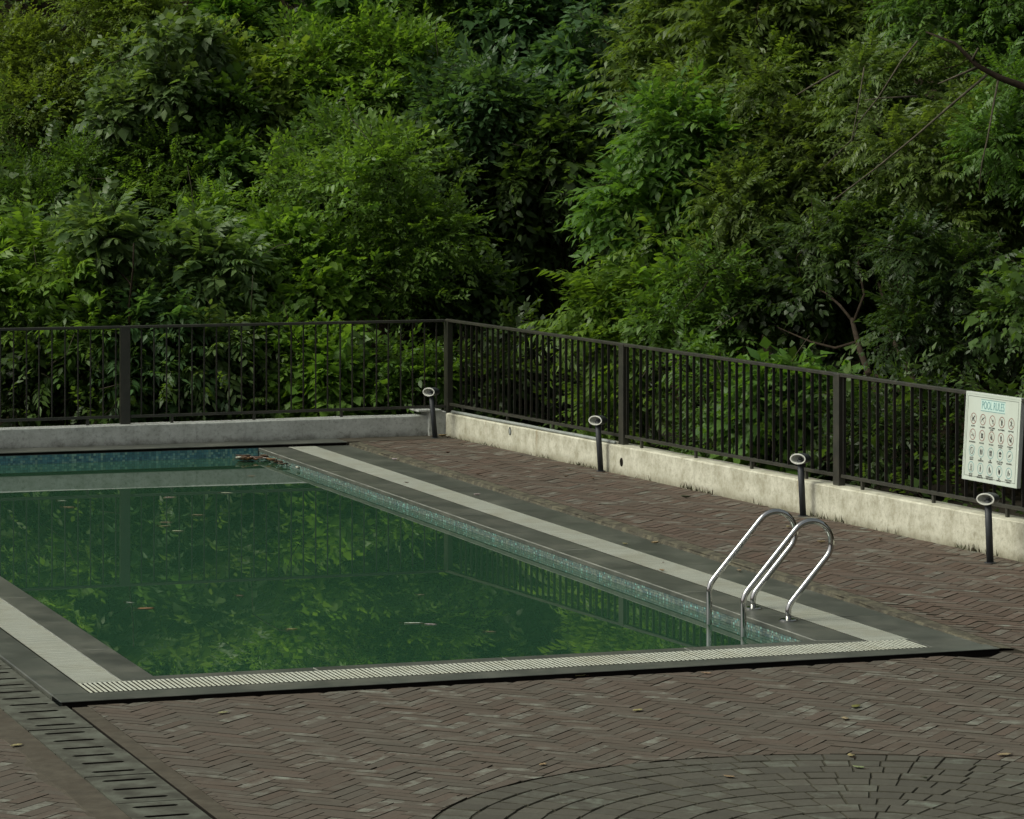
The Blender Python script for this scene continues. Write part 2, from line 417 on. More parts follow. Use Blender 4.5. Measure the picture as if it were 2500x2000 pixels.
# ------------------------------------------------------------------ fan of grey pavers
mb = MB(); NS = 72
mb.add([(FAN_C.x, FAN_C.y, -.037)] + [(FAN_C.x + FAN_R * math.cos(2 * math.pi * i / NS), FAN_C.y + FAN_R * math.sin(2 * math.pi * i / NS), -.036) for i in range(NS)],
       [(0, i + 1, (i + 1) % NS + 1) for i in range(NS)])
fan = mb.obj("paver_circle", M['moss_joint']); tag(fan, "circle of concentric rings of grey setts set into the brick terrace", None, None, "structure")
rings = 12; made = 0; rest = MB(); allp = []
for k in range(rings):
    r1 = FAN_R - .01 - k * .182; r0 = max(.03, r1 - .182)
    if r1 < .1: break
    cnt = max(6, int(round(2 * math.pi * (r0 + r1) / 2 / .168))); off = random.random()
    cuts = [off + i + random.uniform(-.13, .13) for i in range(cnt)]
    for i in range(cnt):
        a0 = cuts[i] / cnt * 2 * math.pi; a1 = (cuts[(i + 1) % cnt] + (cnt if i == cnt - 1 else 0)) / cnt * 2 * math.pi
        jr = random.uniform(-.008, .008)
        poly = []
        jr *= .5; g_ = random.uniform(.003, .005)
        for r, a in ((r0 + jr + g_, a0), (r1 + jr - g_, a0), (r1 + jr - g_, (a0 + a1) / 2), (r1 + jr - g_, a1), (r0 + jr + g_, a1)):
            poly.append((FAN_C.x + r * math.cos(a), FAN_C.y + r * math.sin(a)))
        if k > 0:
            pass
        s = sum(poly[q][0] * poly[(q + 1) % 5][1] - poly[(q + 1) % 5][0] * poly[q][1] for q in range(5))
        if s < 0: poly = poly[::-1]
        pin = inset(poly, random.uniform(.001, .003))
        if not pin or len(pin) < 3: continue
        cx = sum(p[0] for p in pin) / len(pin); cy = sum(p[1] for p in pin) / len(pin); c = Vector((cx, cy, -.029))
        if cy < 13 or not in_frame(c, 500, 400): continue
        x, y = proj(c)
        z = -.029 + random.gauss(0, .0012)
        tint = (random.random(), random.random() ** 3 * .9, random.uniform(.2, .8)); tl = (random.gauss(0, .006), random.gauss(0, .006), 0)
        if -40 < x < 2560 and y < 2030:
            MB().prism(pin, z - .05, z, .0050, tl, tint=tint, side=1).obj("paver", [M['paver'], M['moss_joint']], fan, org=c)
        else: rest.prism(pin, z - .05, z, .0050, tl, tint=tint, side=1)
if rest.v: tag(rest.obj("paver_field", [M['paver'], M['moss_joint']], fan), None, None, None, "stuff")

# ------------------------------------------------------------------ slotted drain along the terrace
drain = empty("drain_channel", W(-3, -.2, -.03), "slotted concrete drain channel running past the pool corner", None, None, "structure")
mb = MB(); mb.uvbox(-9, 7, -.38, -.003, -.34, -.30); mb.uvbox(-9, -.05, -.003, .054, -.34, -.30); mb.uvbox(-9, 7, -.385, -.367, -.30, -.06)
mb.obj("channel_bed", M['void'], drain)
CL = .775; u = 1.55 + CL * 6
zc = -.022
while u > -8.5:
    u0, u1 = u - CL + .007, u - .006; mb = MB(); dz = random.uniform(-.004, .004); z1 = zc + dz; z0 = z1 - .018
    dv = random.uniform(-.006, .004)
    va, vb = -.362 + dv, (.026 if u < .1 else -.012) + dv; s0, s1 = -.297 + dv, -.050 + dv
    mb.uvbox(u0, u1, va, s0, z0, z1); mb.uvbox(u0, u1, s1, vb, z0, z1); mb.uvbox(u0 - .002, u0, va, vb, z0, z1 - .002, 1)  # thin near-black strip paints the shade in the joint between covers
    e = u0
    for i in range(3):
        c = u0 + (i + .5) * (u1 - u0) / 3 + random.uniform(-.01, .01); h = .025
        mb.uvbox(e, c - h, s0, s1, z0, z1); e = c + h; mb.uvbox(e - .003, e, s0 + .001, s1 - .001, z0, z1 - .0015, 1)  # thin near-black strip paints the shade on the slot's far wall
        for sv, sg in ((s0, 1), (s1, -1)):                    # rounded slot ends
            for su in (-1, 1):
                a = W(c + su * h, sv, z1); mb.add([a, W(c + su * h, sv + sg * .02, z1), W(c + su * h * .1, sv, z1)], [(0, 1, 2) if su * sg < 0 else (0, 2, 1)])
    mb.uvbox(e, u1, s0, s1, z0, z1)
    mb.obj("drain_cover", [M['drain'], M['void']], drain); u -= CL
mb = MB(); mb.uvbox(-9, -.045, .054, .158, -.12, -.026); mb.uvbox(-9, -.045, .052, .054, -.30, -.029, 1); tag(mb.obj("curb", [M['curb'], M['void']]), "narrow brown concrete curb between the drain and the bricks", None, None, "structure")  # second box is a near-black strip, painted shade of the gap beside the drain
mb = MB(); nseg = 60; vs_ = []
for i in range(nseg + 1):
    uu = -9 + 16 * i / nseg; vs_ += [W(uu, -.570 + random.uniform(-.035, .03), -.0325), W(uu, -.54 + random.uniform(-.02, .02), -.028), W(uu, -.368, -.024)]
mb.add(vs_, [(3 * i + a, 3 * i + a + 1, 3 * i + a + 4, 3 * i + a + 3)[::-1] for i in range(nseg) for a in (0, 1)])
tag(mb.obj("mortar_strip", M['curb']), "rough brown mortar strip beside the slotted drain", None, None, "structure")

# ------------------------------------------------------------------ pool edge: coping, gratings, outer slabs
deck = empty("pool_surround", W(7, 3, 0), "dark stone slabs framing the pool", None, None, "structure")
def slab_run(axis, a0, a1, b0, b1, step, name, z1=0.0, th=.035, mat='slab', parent=None, bev=.005, cut0=None, cut1=None):
    k = max(1, round((a1 - a0) / step)); d = (a1 - a0) / k
    for i in range(k):
        x0, x1 = a0 + i * d + .001, a0 + (i + 1) * d - .001; dz = random.uniform(-.0008, .0008); mb = MB()
        c0 = (0, 0) if (cut0 is None or i) else cut0; c1 = (0, 0) if (cut1 is None or i < k - 1) else cut1
        q = [(x0 + c0[0], b0), (x1 + c1[0], b0), (x1 + c1[1], b1), (x0 + c0[1], b1)]
        ps = [W(*p) if axis == 'u' else W(p[1], p[0]) for p in q]
        xy = [(p.x, p.y) for p in ps]
        if sum(xy[j][0] * xy[(j + 1) % 4][1] - xy[(j + 1) % 4][0] * xy[j][1] for j in range(4)) < 0: xy = xy[::-1]
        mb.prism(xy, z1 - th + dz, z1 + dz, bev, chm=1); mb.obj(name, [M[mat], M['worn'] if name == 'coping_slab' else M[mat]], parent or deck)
GI, GO, GT = .68, .305, .525
PV0, PV1 = POOL[2], POOL[3]; PU0 = POOL[0]
# coping (rim over the water), mitred at the two near corners
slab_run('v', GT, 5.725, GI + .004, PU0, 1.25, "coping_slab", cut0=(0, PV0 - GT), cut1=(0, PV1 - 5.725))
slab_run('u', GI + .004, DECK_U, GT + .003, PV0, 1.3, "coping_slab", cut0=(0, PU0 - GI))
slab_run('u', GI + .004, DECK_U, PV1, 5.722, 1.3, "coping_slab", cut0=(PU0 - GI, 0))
# outer slabs
UF = lambda v, d=0: .028 + .075 * v / 6.43 + d
def qprism(pts, z0, z1, name, mat, ch=.002):
    xy = [(W(*p).x, W(*p).y) for p in pts]
    if sum(xy[q][0] * xy[(q + 1) % 4][1] - xy[(q + 1) % 4][0] * xy[q][1] for q in range(4)) < 0: xy = xy[::-1]
    MB().prism(xy, z0, z1, ch).obj(name, mat, deck)
for a_, b_ in ((0, 2.15), (2.152, 4.30), (4.302, 6.43)): qprism([(UF(a_), a_), (UF(b_), b_), (GO - .004, b_), (GO - .004, a_)], -.005, random.uniform(-.0006, .0006), "edge_slab", M['slab'])
qprism([(UF(.01, .012), .01), (UF(6.42, .012), 6.42), (UF(6.42, .03), 6.42), (UF(.01, .03), .01)], -.2, -.0055, "riser", M['void'])  # shadow gap under the slab lip put into the riser's near-black colour
slab_run('u', GO, DECK_U, 0.0, .237, 1.6, "edge_slab"); slab_run('u', GO, DECK_U, 6.035, DECK_V - .01, 1.6, "edge_slab", z1=-.002)
# raised coping along the back wall
slab_run('v', -4.0, 6.40, DECK_U - .02, WALL_U - .002, 1.4, "back_coping", z1=.034, th=.008, mat='slab', bev=.003)
mb = MB(); mb.uvbox(DECK_U + .014, WALL_U - .004, -4, 6.39, -.001, .0255); mb.obj("back_riser", M['void'], deck)  # dark band under the coping lip painted as shade in near-black
mb = MB(); mb.uvbox(DECK_U + .03, WALL_U - .002, 6.40, 7.62, -.02, .033); mb.obj("mortar_fillet", M['curb'], deck)
# rough concrete strip between the far side slabs and the bricks
mb = MB(); k = 90; vs_ = []
for i in range(k + 1):
    uu = .12 + (DECK_U - .12) * i / k; j1 = random.uniform(-.008, .008); j2 = random.uniform(-.006, .006)
    z = zdeck(uu, 6.5)
    vs_ += [W(uu, DECK_V - .012 + j1, -.03), W(uu, DECK_V + .012 + j1, max(.002, z * .8) + j2), W(uu, DECK_V + .135 + j1, z - .002)]
mb.add(vs_, [(3 * i + a, 3 * i + a + 1, 3 * i + a + 4, 3 * i + a + 3)[::-1] for i in range(k) for a in (0, 1)])
mb.obj("edging_strip", M['slab_rough'], deck)
# concrete gutter floor under the gratings
mb = MB(); mb.uvbox(GO + .001, GI + .001, .242, 6.03, -.10, -.05); mb.uvbox(GI + .001, DECK_U, .242, GT, -.10, -.05); mb.uvbox(GI + .001, DECK_U, 5.727, 6.03, -.10, -.05)
mb.obj("gutter", M['void'], deck)  # near-black instead of concrete tone, for the shade under the bars

PITCH = .0315
def grating(label, spec, limit, org):
    root = empty("overflow_grating", org, label, "grating", "overflow gratings round the pool"); rest = MB(); made = 0
    bw = .0195
    for bar in spec:
        u0, u1, v0, v1 = bar; dz = random.gauss(0, .00012); mb = MB() if made < limit else rest
        jit = random.gauss(0, .0006)
        if u1 - u0 > v1 - v0: v0 += jit; v1 += jit
        else: u0 += jit; u1 += jit
        mb.uvbox(u0, u1, v0, v1, -.0003 + dz, .0015 + dz)
        e_ = .003; mb.uvbox(u0 + e_, u1 - e_, v0 + e_, v1 - e_, -.022, -.0003 + dz, 1)  # dark stem paints in the shade of the gap below the white top
        if mb is not rest:
            mb.obj("grating_bar", [M['grating'], M['grime']], root, org=W((u0 + u1) / 2, (v0 + v1) / 2, -.02)); made += 1
    if rest.v: tag(rest.obj("grating_bars_run", [M['grating'], M['grime']], root), None, None, None, "stuff").name = "bar_run"
    mb = MB()
    u0, u1, v0, v1 = spec[0][0], spec[-1][1], spec[0][2], spec[-1][3]
    if v1 - v0 > 2:
        for f in (.30, .70): c = u0 + (u1 - u0) * f; mb.uvbox(c - .006, c + .006, v0, v1, -.02, -.012)
    else:
        for f in (.30, .70): c = v0 + (v1 - v0) * f; mb.uvbox(u0, u1, c - .006, c + .006, -.02, -.012)
    mb.obj("connector", M['grime'], root)
nf = int((6.025 - .244) / PITCH)
grating("white overflow grating with open bars along the near short side of the pool", [(GO + .004, GI - .004, .244 + i * PITCH, .244 + i * PITCH + .0165) for i in range(nf)], 190, W(.5, 3.1, -.02))
nr = int((DECK_U - GI) / PITCH)
grating("long white overflow grating beside the steel pool ladder", [(GI + i * PITCH, GI + i * PITCH + .0165, 5.729, 6.029) for i in range(nr)], 240, W(8, 5.88, -.02))
grating("white overflow grating on the pool side next to the slotted drain", [(GI + i * PITCH, GI + i * PITCH + .0165, .244, GT - .003) for i in range(nr)], 130, W(8, .38, -.02))

# pool basin, mosaic and water
basin = empty("pool_basin", W(8, 3, -1.3), "mosaic lined pool basin under the coping", None, None, "structure")
mb = MB(); t = .02
mb.uvbox(PU0 - .15, DECK_U + .2, PV0 - .15, PV0 - .013, -1.35, -.0365); mb.uvbox(PU0 - .15, DECK_U + .2, PV1 + .013, PV1 + .15, -1.35, -.0365)
mb.uvbox(PU0 - .15, PU0 - .013, PV0 - .013, PV1 + .013, -1.35, -.0365); mb.uvbox(DECK_U + .013, DECK_U + .2, PV0 - .013, PV1 + .013, -1.35, -.002)
mb.uvbox(PU0 - .15, DECK_U + .2, PV0 - .15, PV1 + .15, -1.40, -1.35); mb.obj("basin_shell", M['grout'], basin)
mb = MB(); TS = .0262
def pick(pal):
    c = random.choice(pal); f = random.uniform(.8, 1.2); return tuple(x * f for x in c)
pal_blue = [tuple(x * k_ for x, k_ in zip(q, (1.7, 1.85, 1.5))) for q in [(.045, .115, .16), (.05, .13, .18), (.075, .16, .20), (.04, .10, .15), (.14, .23, .24), (.10, .19, .22), (.05, .125, .17)]]
pal_pale = [tuple(x * .64 for x in q) for q in [(.17, .24, .215), (.21, .275, .235), (.25, .31, .26), (.15, .215, .20), (.19, .255, .225), (.13, .20, .205), (.27, .32, .265)]]
rows = 6
for j in range(rows):
    z1 = -.006 - j * TS; z0 = z1 - TS + .002
    for i in range(int((PV1 - PV0 + 2.0) / TS)):
        v0 = PV1 - (i + 1) * TS
        if v0 < PV0: break
        mb.uvbox(DECK_U + .006, DECK_U + .015, v0, v0 + TS - .002, z0, z1, tint=pick(pal_blue))
mb2 = MB(); zz = -.0375
TS = .0185
for j in range(5):
    z1 = zz - j * TS; z0 = z1 - TS + .002
    for i in range(int((DECK_U - PU0) / TS)):
        u0 = PU0 + i * TS
        pal = pal_pale if random.random() < .93 else pal_blue[4:6]
        mb2.uvbox(u0, u0 + TS - .002, PV1 + .006, PV1 + .015, z0, z1, tint=pick(pal))
tag(mb.obj("blue_mosaic", M['mosaic'], basin), None, None, None, "stuff"); tag(mb2.obj("pale_mosaic", M['mosaic'], basin), None, None, None, "stuff")
mb = MB(); mb.add([W(PU0 - .012, PV0 - .012, WATER_Z), W(PU0 - .012, PV1 + .012, WATER_Z), W(DECK_U + .012, PV1 + .012, WATER_Z), W(DECK_U + .012, PV0 - .012, WATER_Z)], [(0, 1, 2, 3)])
wobj = mb.obj("pool_water", M['water']); tag(wobj, "still murky green pool water mirroring the trees", None, None, "structure")
if wobj.data.polygons[0].normal.z < 0: wobj.data.flip_normals()

# ------------------------------------------------------------------ low walls
def wall_obj(name, pts_fn, L, t, h0, h1, mat, parent, segs=12):
    # pts_fn(s, d, z): s along, d behind the face; top may slope; uv written for the stains
    vs_ = []; uv = []
    for i in range(segs + 1):
        s = L * i / segs; h = h0 + (h1 - h0) * i / segs
        for d, z in ((0, -.25), (0, h - .012), (.012, h), (t - .012, h), (t, h - .012), (t, -.25)):
            j = 0 if z < 0 else random.uniform(-.003, .003)
            vs_.append(pts_fn(s, d + (j if d < .1 else 0), z + j)); uv.append((s, z if d < .1 else z + .02))
    mb = MB(); k = 6
    fs = [(i * k + a, (i + 1) * k + a, (i + 1) * k + a + 1, i * k + a + 1) for i in range(segs) for a in range(5)]
    fs += [tuple(range(k)), tuple(reversed(range(segs * k, segs * k + k)))]
    mb.add(vs_, fs); o = mb.obj(name, mat, parent)
    import bmesh
    bm = bmesh.new(); bm.from_mesh(o.data); bmesh.ops.recalc_face_normals(bm, faces=bm.faces); bm.to_mesh(o.data); bm.free()
    lay = o.data.uv_layers.new(name="wall")
    for l in o.data.loops: lay.data[l.index].uv = uv[l.vertex_index]
    return o
cw = empty("low_wall", rw(6, 0, 0), "low cream painted wall with rust streaks under the long dark fence", "wall")
wall_obj("wall_body", lambda s, d, z: rw(s, d, z), RLEN, .22, .285, .365, M['wall_cream'], cw, 40)
for px, py in ((1213, 1069), (1515, 1132)):
    s = (G(px, 1100 if px < 1300 else 1158, .03).xy - R0).dot(RD); c = rw(s, -.004, .03 + (.20 if px < 1300 else .12))
    mb = MB(); ring = []
    for j in range(14):
        a = 2 * math.pi * j / 14
        ring.append((c + RD3 * .033 * math.cos(a) + UP * .045 * math.sin(a), c + RD3 * .025 * math.cos(a) + UP * .036 * math.sin(a) - RN3 * .006))
    vs_ = [r[0] for r in ring] + [r[1] for r in ring] + [c + RN3 * .002]
    mb.add(vs_, [(j, (j + 1) % 14, 14 + (j + 1) % 14, 14 + j) for j in range(14)] + [(14 + j, 14 + (j + 1) % 14, 28) for j in range(14)])
    mb.obj("weep_hole", M['void'], cw)
    if px < 1300:
        mb = MB(); cc_ = c + RD3 * .012 - RN3 * .007; mb.add([cc_ + RD3 * .024 * math.cos(2 * math.pi * j / 12) + UP * .033 * math.sin(2 * math.pi * j / 12) for j in range(12)], [tuple(range(12))]); mb.obj("pipe_cap", M['pipe'], cw)
gw = empty("low_wall", W(WALL_U, 3, 0), "low grey cement wall behind the far end of the pool", "wall")
wall_obj("wall_body", lambda s, d, z: W(WALL_U + d, -4 + s, z), 11.62, .20, .222, .262, M['wall_grey'], gw, 24)
mb = MB(); mb.uvbox(WALL_U - .045, WALL_U + .26, 7.46, 7.66, -.05, .300)
for (a, bq) in ((7.36, 7.62),): mb.uvbox(WALL_U - .06, WALL_U + .27, 7.33, 7.60, .3005, .325)
cb = mb.obj("corner_block", M['wall_grey'], gw, bevel=.006)
lay = cb.data.uv_layers.new(name="wall")
for l in cb.data.loops: co = cb.data.vertices[l.vertex_index].co; lay.data[l.index].uv = (co.x + co.y, co.z + .05)

# ------------------------------------------------------------------ fences
def fence(name, label, fn, posts, L, z_top, wall_h, ang_dirs, s_bars0, pitch, own_first=True):
    d_al, d_pe = ang_dirs
    root = empty(name, fn(L / 2, 0, wall_h(L / 2)), label, "fence")
    seg = 2.0
    mb = MB(); s_0 = posts[0] - .03 if own_first else .05
    mb.box(fn(s_0, -.026, z_top - .030), d_al * (L - s_0), d_pe * .052, UP * .030); mb.obj("top_rail", M['metal'], root, bevel=.004)
    for a, b_ in zip(posts[:-1], posts[1:]):
        za, zb = wall_h(a) + .072, wall_h(b_) + .072
        mb = MB(); o = fn(a + .06, -.018, za); mb.box(o, fn(b_ - .06, -.018, zb) - o, d_pe * .036, UP * .030); mb.obj("bottom_rail", M['metal'], root, bevel=.003)
        for f in (.09, .36, .62, .86):
            s = a + (b_ - a) * f; mb = MB(); h = wall_h(s); mb.box(fn(s, -.012, h - .03), d_al * .03, d_pe * .024, UP * .105); mb.obj("foot_stub", M['metal'], root)
    for s in posts[0 if own_first else 1:]:
        h = wall_h(s); mb = MB(); mb.box(fn(s - .054, -.034, h - .02), d_al * .108, d_pe * .066, UP * (z_top - h + .014)); mb.obj("post", M['metal'], root, bevel=.004)
    s = s_bars0
    while s < L - .02:
        if all(abs(s - p) > .075 for p in posts):
            h = wall_h(s) + .100; j = random.uniform(-.003, .003)
            mb = MB(); mb.box(fn(s - .005 + j, -.0135, h), d_al * .010, d_pe * .027, UP * (z_top - .031 - h)); mb.obj("baluster", M['metal_bar'], root, org=fn(s, 0, h))
        s += pitch
    return root
Z_TOP = 1.318
def s_of(px): 
    # distance along the cream wall at which the fence line crosses a photo column
    best = min((abs(proj(rw(s, .10, .3))[0] - px), s) for s in np.linspace(-.2, 15, 3001)); return best[1]
SC = min((abs((rw(s, .10, 0) - P0).dot(AX) - (WALL_U + .10)), s) for s in np.linspace(-.6, .6, 1201))[1]
VC = UV(rw(SC, .10, 0))[1]
p2, p3 = s_of(1523), s_of(2049)
posts_r = [SC, p2, p3, p3 + 4.5, p3 + 9.0]
RF = fence("fence", "long dark metal railing running towards the viewer on the cream wall", lambda s, d, z: rw(s, .10 + d, z), posts_r, p3 + 9.1, Z_TOP, lambda s: .285 + .08 * s / RLEN, (RD3, RN3), .20, .1475)
posts_l = [7.53]; 
def v_of(px): return min((abs(proj(W(WALL_U + .1, v, .3))[0] - px), v) for v in np.linspace(-3, 8, 3001))[1]
pl = v_of(305)
LF = fence("fence", "dark metal railing along the grey wall at the far end of the pool", lambda s, d, z: W(WALL_U + .10 + d, VC - s, z), [-.15, VC - pl, VC - pl + 4.4], VC - pl + 4.5, Z_TOP - .002, lambda s: .258 - .0035 * s, (-BX, AX), .14, .1400, own_first=False)
# grey conduit lying on the cream wall between the corner and the first post
mb = MB(); mb.tube([rw(.1 + i * (p2 - .15) / 10, .035 + .006 * math.sin(i * 1.7), .285 + .08 * (.1 + i * (p2 - .15) / 10) / RLEN + .018) for i in range(11)], .017, 8)
tag(mb.obj("conduit_pipe", M['pipe'], smooth=True), "pale grey conduit pipe lying on top of the cream wall by the fence corner", "pipe")

# ------------------------------------------------------------------ bollard lights
def bollard(base, lean, label):
    base = Vector(base); root = empty("bollard_light", base, label, "bollard light", "bollard lights along the terrace wall")
    top = base + UP * .50 + Vector((lean, 0, 0))
    MB().tube([base, base + (top - base) * .5, top], .0285, 16).obj("pole", M['bollard'], root, smooth=True)
    MB().tube([base, base + UP * .008], .047, 18).obj("base_flange", M['bollard'], root)
    n_ = Vector((-.52, -.85, .02)).normalized(); s_ = n_.cross(UP).normalized(); t_ = s_.cross(n_)
    c = top + UP * .012
    def ring(dist, a, b_, k=24, dz=0): return [c + n_ * dist + s_ * a * math.cos(2 * math.pi * j / k) + t_ * (b_ * math.sin(2 * math.pi * j / k) + dz) for j in range(k)]
    def loft(rings, cap_end=True, rev=False):
        mb = MB(); k = len(rings[0]); vs_ = [p for r in rings for p in r]
        fs = [(i * k + j, i * k + (j + 1) % k, (i + 1) * k + (j + 1) % k, (i + 1) * k + j) for i in range(len(rings) - 1) for j in range(k)]
        if cap_end: fs.append(tuple(range((len(rings) - 1) * k, len(rings) * k)))
        if rev: fs = [f[::-1] for f in fs]
        mb.add(vs_, fs); return mb
    loft([ring(.050, .078, .048), ring(-.03, .079, .049), ring(-.065, .075, .046), ring(-.088, .060, .036), ring(-.098, .035, .02)], rev=True).obj("head", M['bollard'], root, smooth=True)
    loft([ring(.050, .0785, .0485), ring(.054, .077, .047), ring(.054, .067, .038), ring(.046, .066, .037)], False, rev=False).obj("rim", M['white_rim'], root)
    loft([ring(.047, .0665, .0375), ring(.01, .055, .031), ring(-.02, .030, .018)], True).obj("reflector", M['reflector'], root, smooth=True)
    loft([ring(-.018, .016, .011, 12), ring(.012, .016, .011, 12), ring(.017, .010, .007, 12)], True, rev=True).obj("lamp", M['bollard'], root, smooth=True)
for (x, y), lean, lb in (((1062.5, 1070), -.045, "farthest bollard light, leaning, at the wall corner with dry leaves at its foot"),
                         ((1466.7, 1151), -.030, "slightly tilted bollard light before the cream wall, next one from the corner"),
                         ((1960.6, 1260.6), -.024, "bollard light standing just behind the steel pool ladder"),
                         ((2417.4, 1375), -.018, "bollard light standing below the white pool rules sign")):
    bollard(G(x, y, .03), lean, lb)

# ------------------------------------------------------------------ pool ladder
lad = empty("pool_ladder", W(2.08, 5.6, 0), "polished stainless steel pool ladder with two looped handrails", "pool ladder")
def rail_path():
    al = math.radians(48.5); d = Vector((math.cos(al), math.sin(al))); nrm = Vector((-d.y, d.x)); r = .158
    c = Vector((.178, .545)); pts = []
    lo = c - nrm * r; hi = c + nrm * r
    a = Vector((0, 0)); bend1 = lo - d * ((lo.x + .0) / d.x)           # lower straight meets the foot line v = 0
    def fil(P, din, dout, rad, k=7):
        din = din.normalized(); dout = dout.normalized(); ang = din.angle(dout); tl = rad * math.tan(ang / 2)
        p0 = P - din * tl; p1 = P + dout * tl; res = []
        for i in range(k + 1):
            t_ = i / k; res.append((p0 * (1 - t_) + P * t_) * (1 - t_) + (P * (1 - t_) + p1 * t_) * t_)
        return res
    pts.append(a); pts += fil(bend1, Vector((0, 1)), d, .13)
    a0 = math.atan2(-nrm.y, -nrm.x)
    for i in range(19): t_ = a0 + math.pi * i / 18; pts.append(c + Vector((math.cos(t_), math.sin(t_))) * r)
    vx = -.345; bend2 = hi - d * ((hi.x - vx) / d.x)
    pts += fil(bend2, -d, Vector((0, -1)), .15); pts.append(Vector((vx, -.02))); pts.append(Vector((vx, -.75)))
    return pts
RP = rail_path()
for uu in (2.40, 1.76):
    MB().tube([W(uu, 5.60 + p.x, p.y) for p in RP], .0215, 16).obj("handrail", M['steel'], lad, smooth=True)
    MB().tube([W(uu, 5.60, .0005), W(uu, 5.60, .010), W(uu, 5.60, .014)], [.068, .068, .055], 24).obj("flange", M['steel'], lad)
for k in range(2):
    mb = MB(); mb.uvbox(1.79, 2.37, 5.60 - .39, 5.60 - .30, -.36 - .26 * k, -.335 - .26 * k); mb.obj("tread", M['steel'], lad, bevel=.006)

# ------------------------------------------------------------------ pool rules sign
sA = s_of(2352); 
sg_l = rw(0, 0, 0)
def sign_basis():
    # face lies along the fence, set just in front of it and leaning back a little
    s0 = min((abs(proj(rw(s, .03, 1.0))[0] - 2349), s) for s in np.linspace(6, 14, 4001))[1]
    s1 = min((abs(proj(rw(s, .03, 1.0))[0] - 2483), s) for s in np.linspace(6, 14, 4001))[1]
    o = rw(s0, .03, 0); zt = PD(2352, 954, o.y).z; zb = PD(2346, 1168.5, o.y).z
    return s0, s1, zb, zt
s0, s1, zb, zt = sign_basis(); SW, SH = s1 - s0, zt - zb
so = rw(s0, .030, zb); ex = RD3.copy(); lean = .045; ey = (UP * SH + RN3 * lean).normalized(); ez = ex.cross(ey).normalized()
if ez.dot(RN3) > 0: ez = -ez
MSG = Matrix((ex, ey, ez)).transposed().to_4x4(); MSG.translation = so
sign = empty("pool_rules_sign", so, "white POOL RULES board with rows of round pictograms hung on the fence", "sign")
def sg(x, y, z=0.0): return so + ex * x + ey * y + ez * z
mb = MB(); mb.box(sg(0, 0, -.034), ex * SW, ey * SH, ez * .032); mb.obj("frame", M['board_side'], sign, bevel=.004)
mb = MB(); mb.box(sg(.012, .012, -.0015), ex * (SW - .024), ey * (SH - .024), ez * .003); mb.obj("banner", M['board'], sign)
mb = MB()
for q in ((0, 0, SW, .017), (0, SH - .017, SW, .017), (0, .017, .017, SH - .034), (SW - .017, .017, .017, SH - .034)):
    mb.box(sg(q[0], q[1], -.0018), ex * q[2], ey * q[3], ez * .0062)
mb.obj("frame_lip", M['board'], sign)
mb = MB(); e_, w_ = .034, .0035
for q in ((e_, e_, SW - 2 * e_, w_), (e_, SH - e_ - w_, SW - 2 * e_, w_), (e_, e_ + w_, w_, SH - 2 * e_ - 2 * w_), (SW - e_ - w_, e_ + w_, w_, SH - 2 * e_ - 2 * w_)):
    mb.box(sg(q[0], q[1], .0014), ex * q[2], ey * q[3], ez * .0012)
mb.obj("border_line", M['ink_grey'], sign)
def text(body, x, y, size, mat, name, sx=1.0):
    cu = bpy.data.curves.new(name, 'FONT'); cu.body = body; cu.size = size; cu.align_x = 'CENTER'; cu.align_y = 'CENTER'; cu.extrude = .0004; cu.offset = .0
    cu.materials.append(mat); cu.space_line = .85
    o = bpy.data.objects.new(name, cu); COL.objects.link(o); o.parent = sign
    mt = MSG.copy(); mt.translation = sg(x, y, .0028) - so
    o.matrix_basis = mt @ Matrix.Diagonal((sx, 1, 1, 1)); texts.append(o); return o
texts = []
mb = MB(); mb.box(sg(SW * .28, SH * .807, .0011), ex * SW * .44, ey * SH * .112, ez * .0006); mb.obj("title_panel", M['ink_pale_teal'], sign)
tt = text("POOL RULES", SW * .50, SH * .861, .092, M['ink_teal'], "title", .67)
for yy in (.922, .796):
    mb = MB(); mb.box(sg(SW * .28, SH * yy, .0014), ex * SW * .44, ey * .0055, ez * .0008); mb.obj("title_rule", M['ink_teal'], sign)
caps = [["NO PETS", "NO DIVING", "DON'T DRINK\n& SWIM", "NO LITTERING", "DON'T RUN"], ["NO SMOKING", "NO FOOD", "NO GLASS", "NO PEEING\nIN POOL", "NO ROUGH\nPLAY"],
        ["6 AM TO\n10:00 PM", "USE\nRESTROOMS", "USE\nSLIPPERS", "USE CAP AND\nGOGGLES", "BE CAREFUL"], ["USE THE\nSTAIRS", "SHOWER\nBEFORE POOL", "CHILDREN ONLY\nWITH PARENTS", "USE\nSWIMSUIT", "WATCH YOUR\nCHILDREN"]]
def disc(cx, cy, r, k=10, ry=None): return [(cx + r * math.cos(2 * math.pi * i / k), cy + (ry or r) * math.sin(2 * math.pi * i / k)) for i in range(k)]
def stroke(x0, y0, x1, y1, w):
    dx, dy = x1 - x0, y1 - y0; L = math.hypot(dx, dy); nx_, ny_ = -dy / L * w / 2, dx / L * w / 2
    return [(x0 - nx_, y0 - ny_), (x1 - nx_, y1 - ny_), (x1 + nx_, y1 + ny_), (x0 + nx_, y0 + ny_)]
def man(cx, cy, h):
    return [disc(cx, cy + .42 * h, .10 * h), [(cx - .16 * h, cy - .02 * h), (cx + .16 * h, cy - .02 * h), (cx + .18 * h, cy + .3 * h), (cx - .18 * h, cy + .3 * h)],
            stroke(cx - .07 * h, cy, cx - .07 * h, cy - .5 * h, .12 * h), stroke(cx + .07 * h, cy, cx + .07 * h, cy - .5 * h, .12 * h)]
S_ = stroke
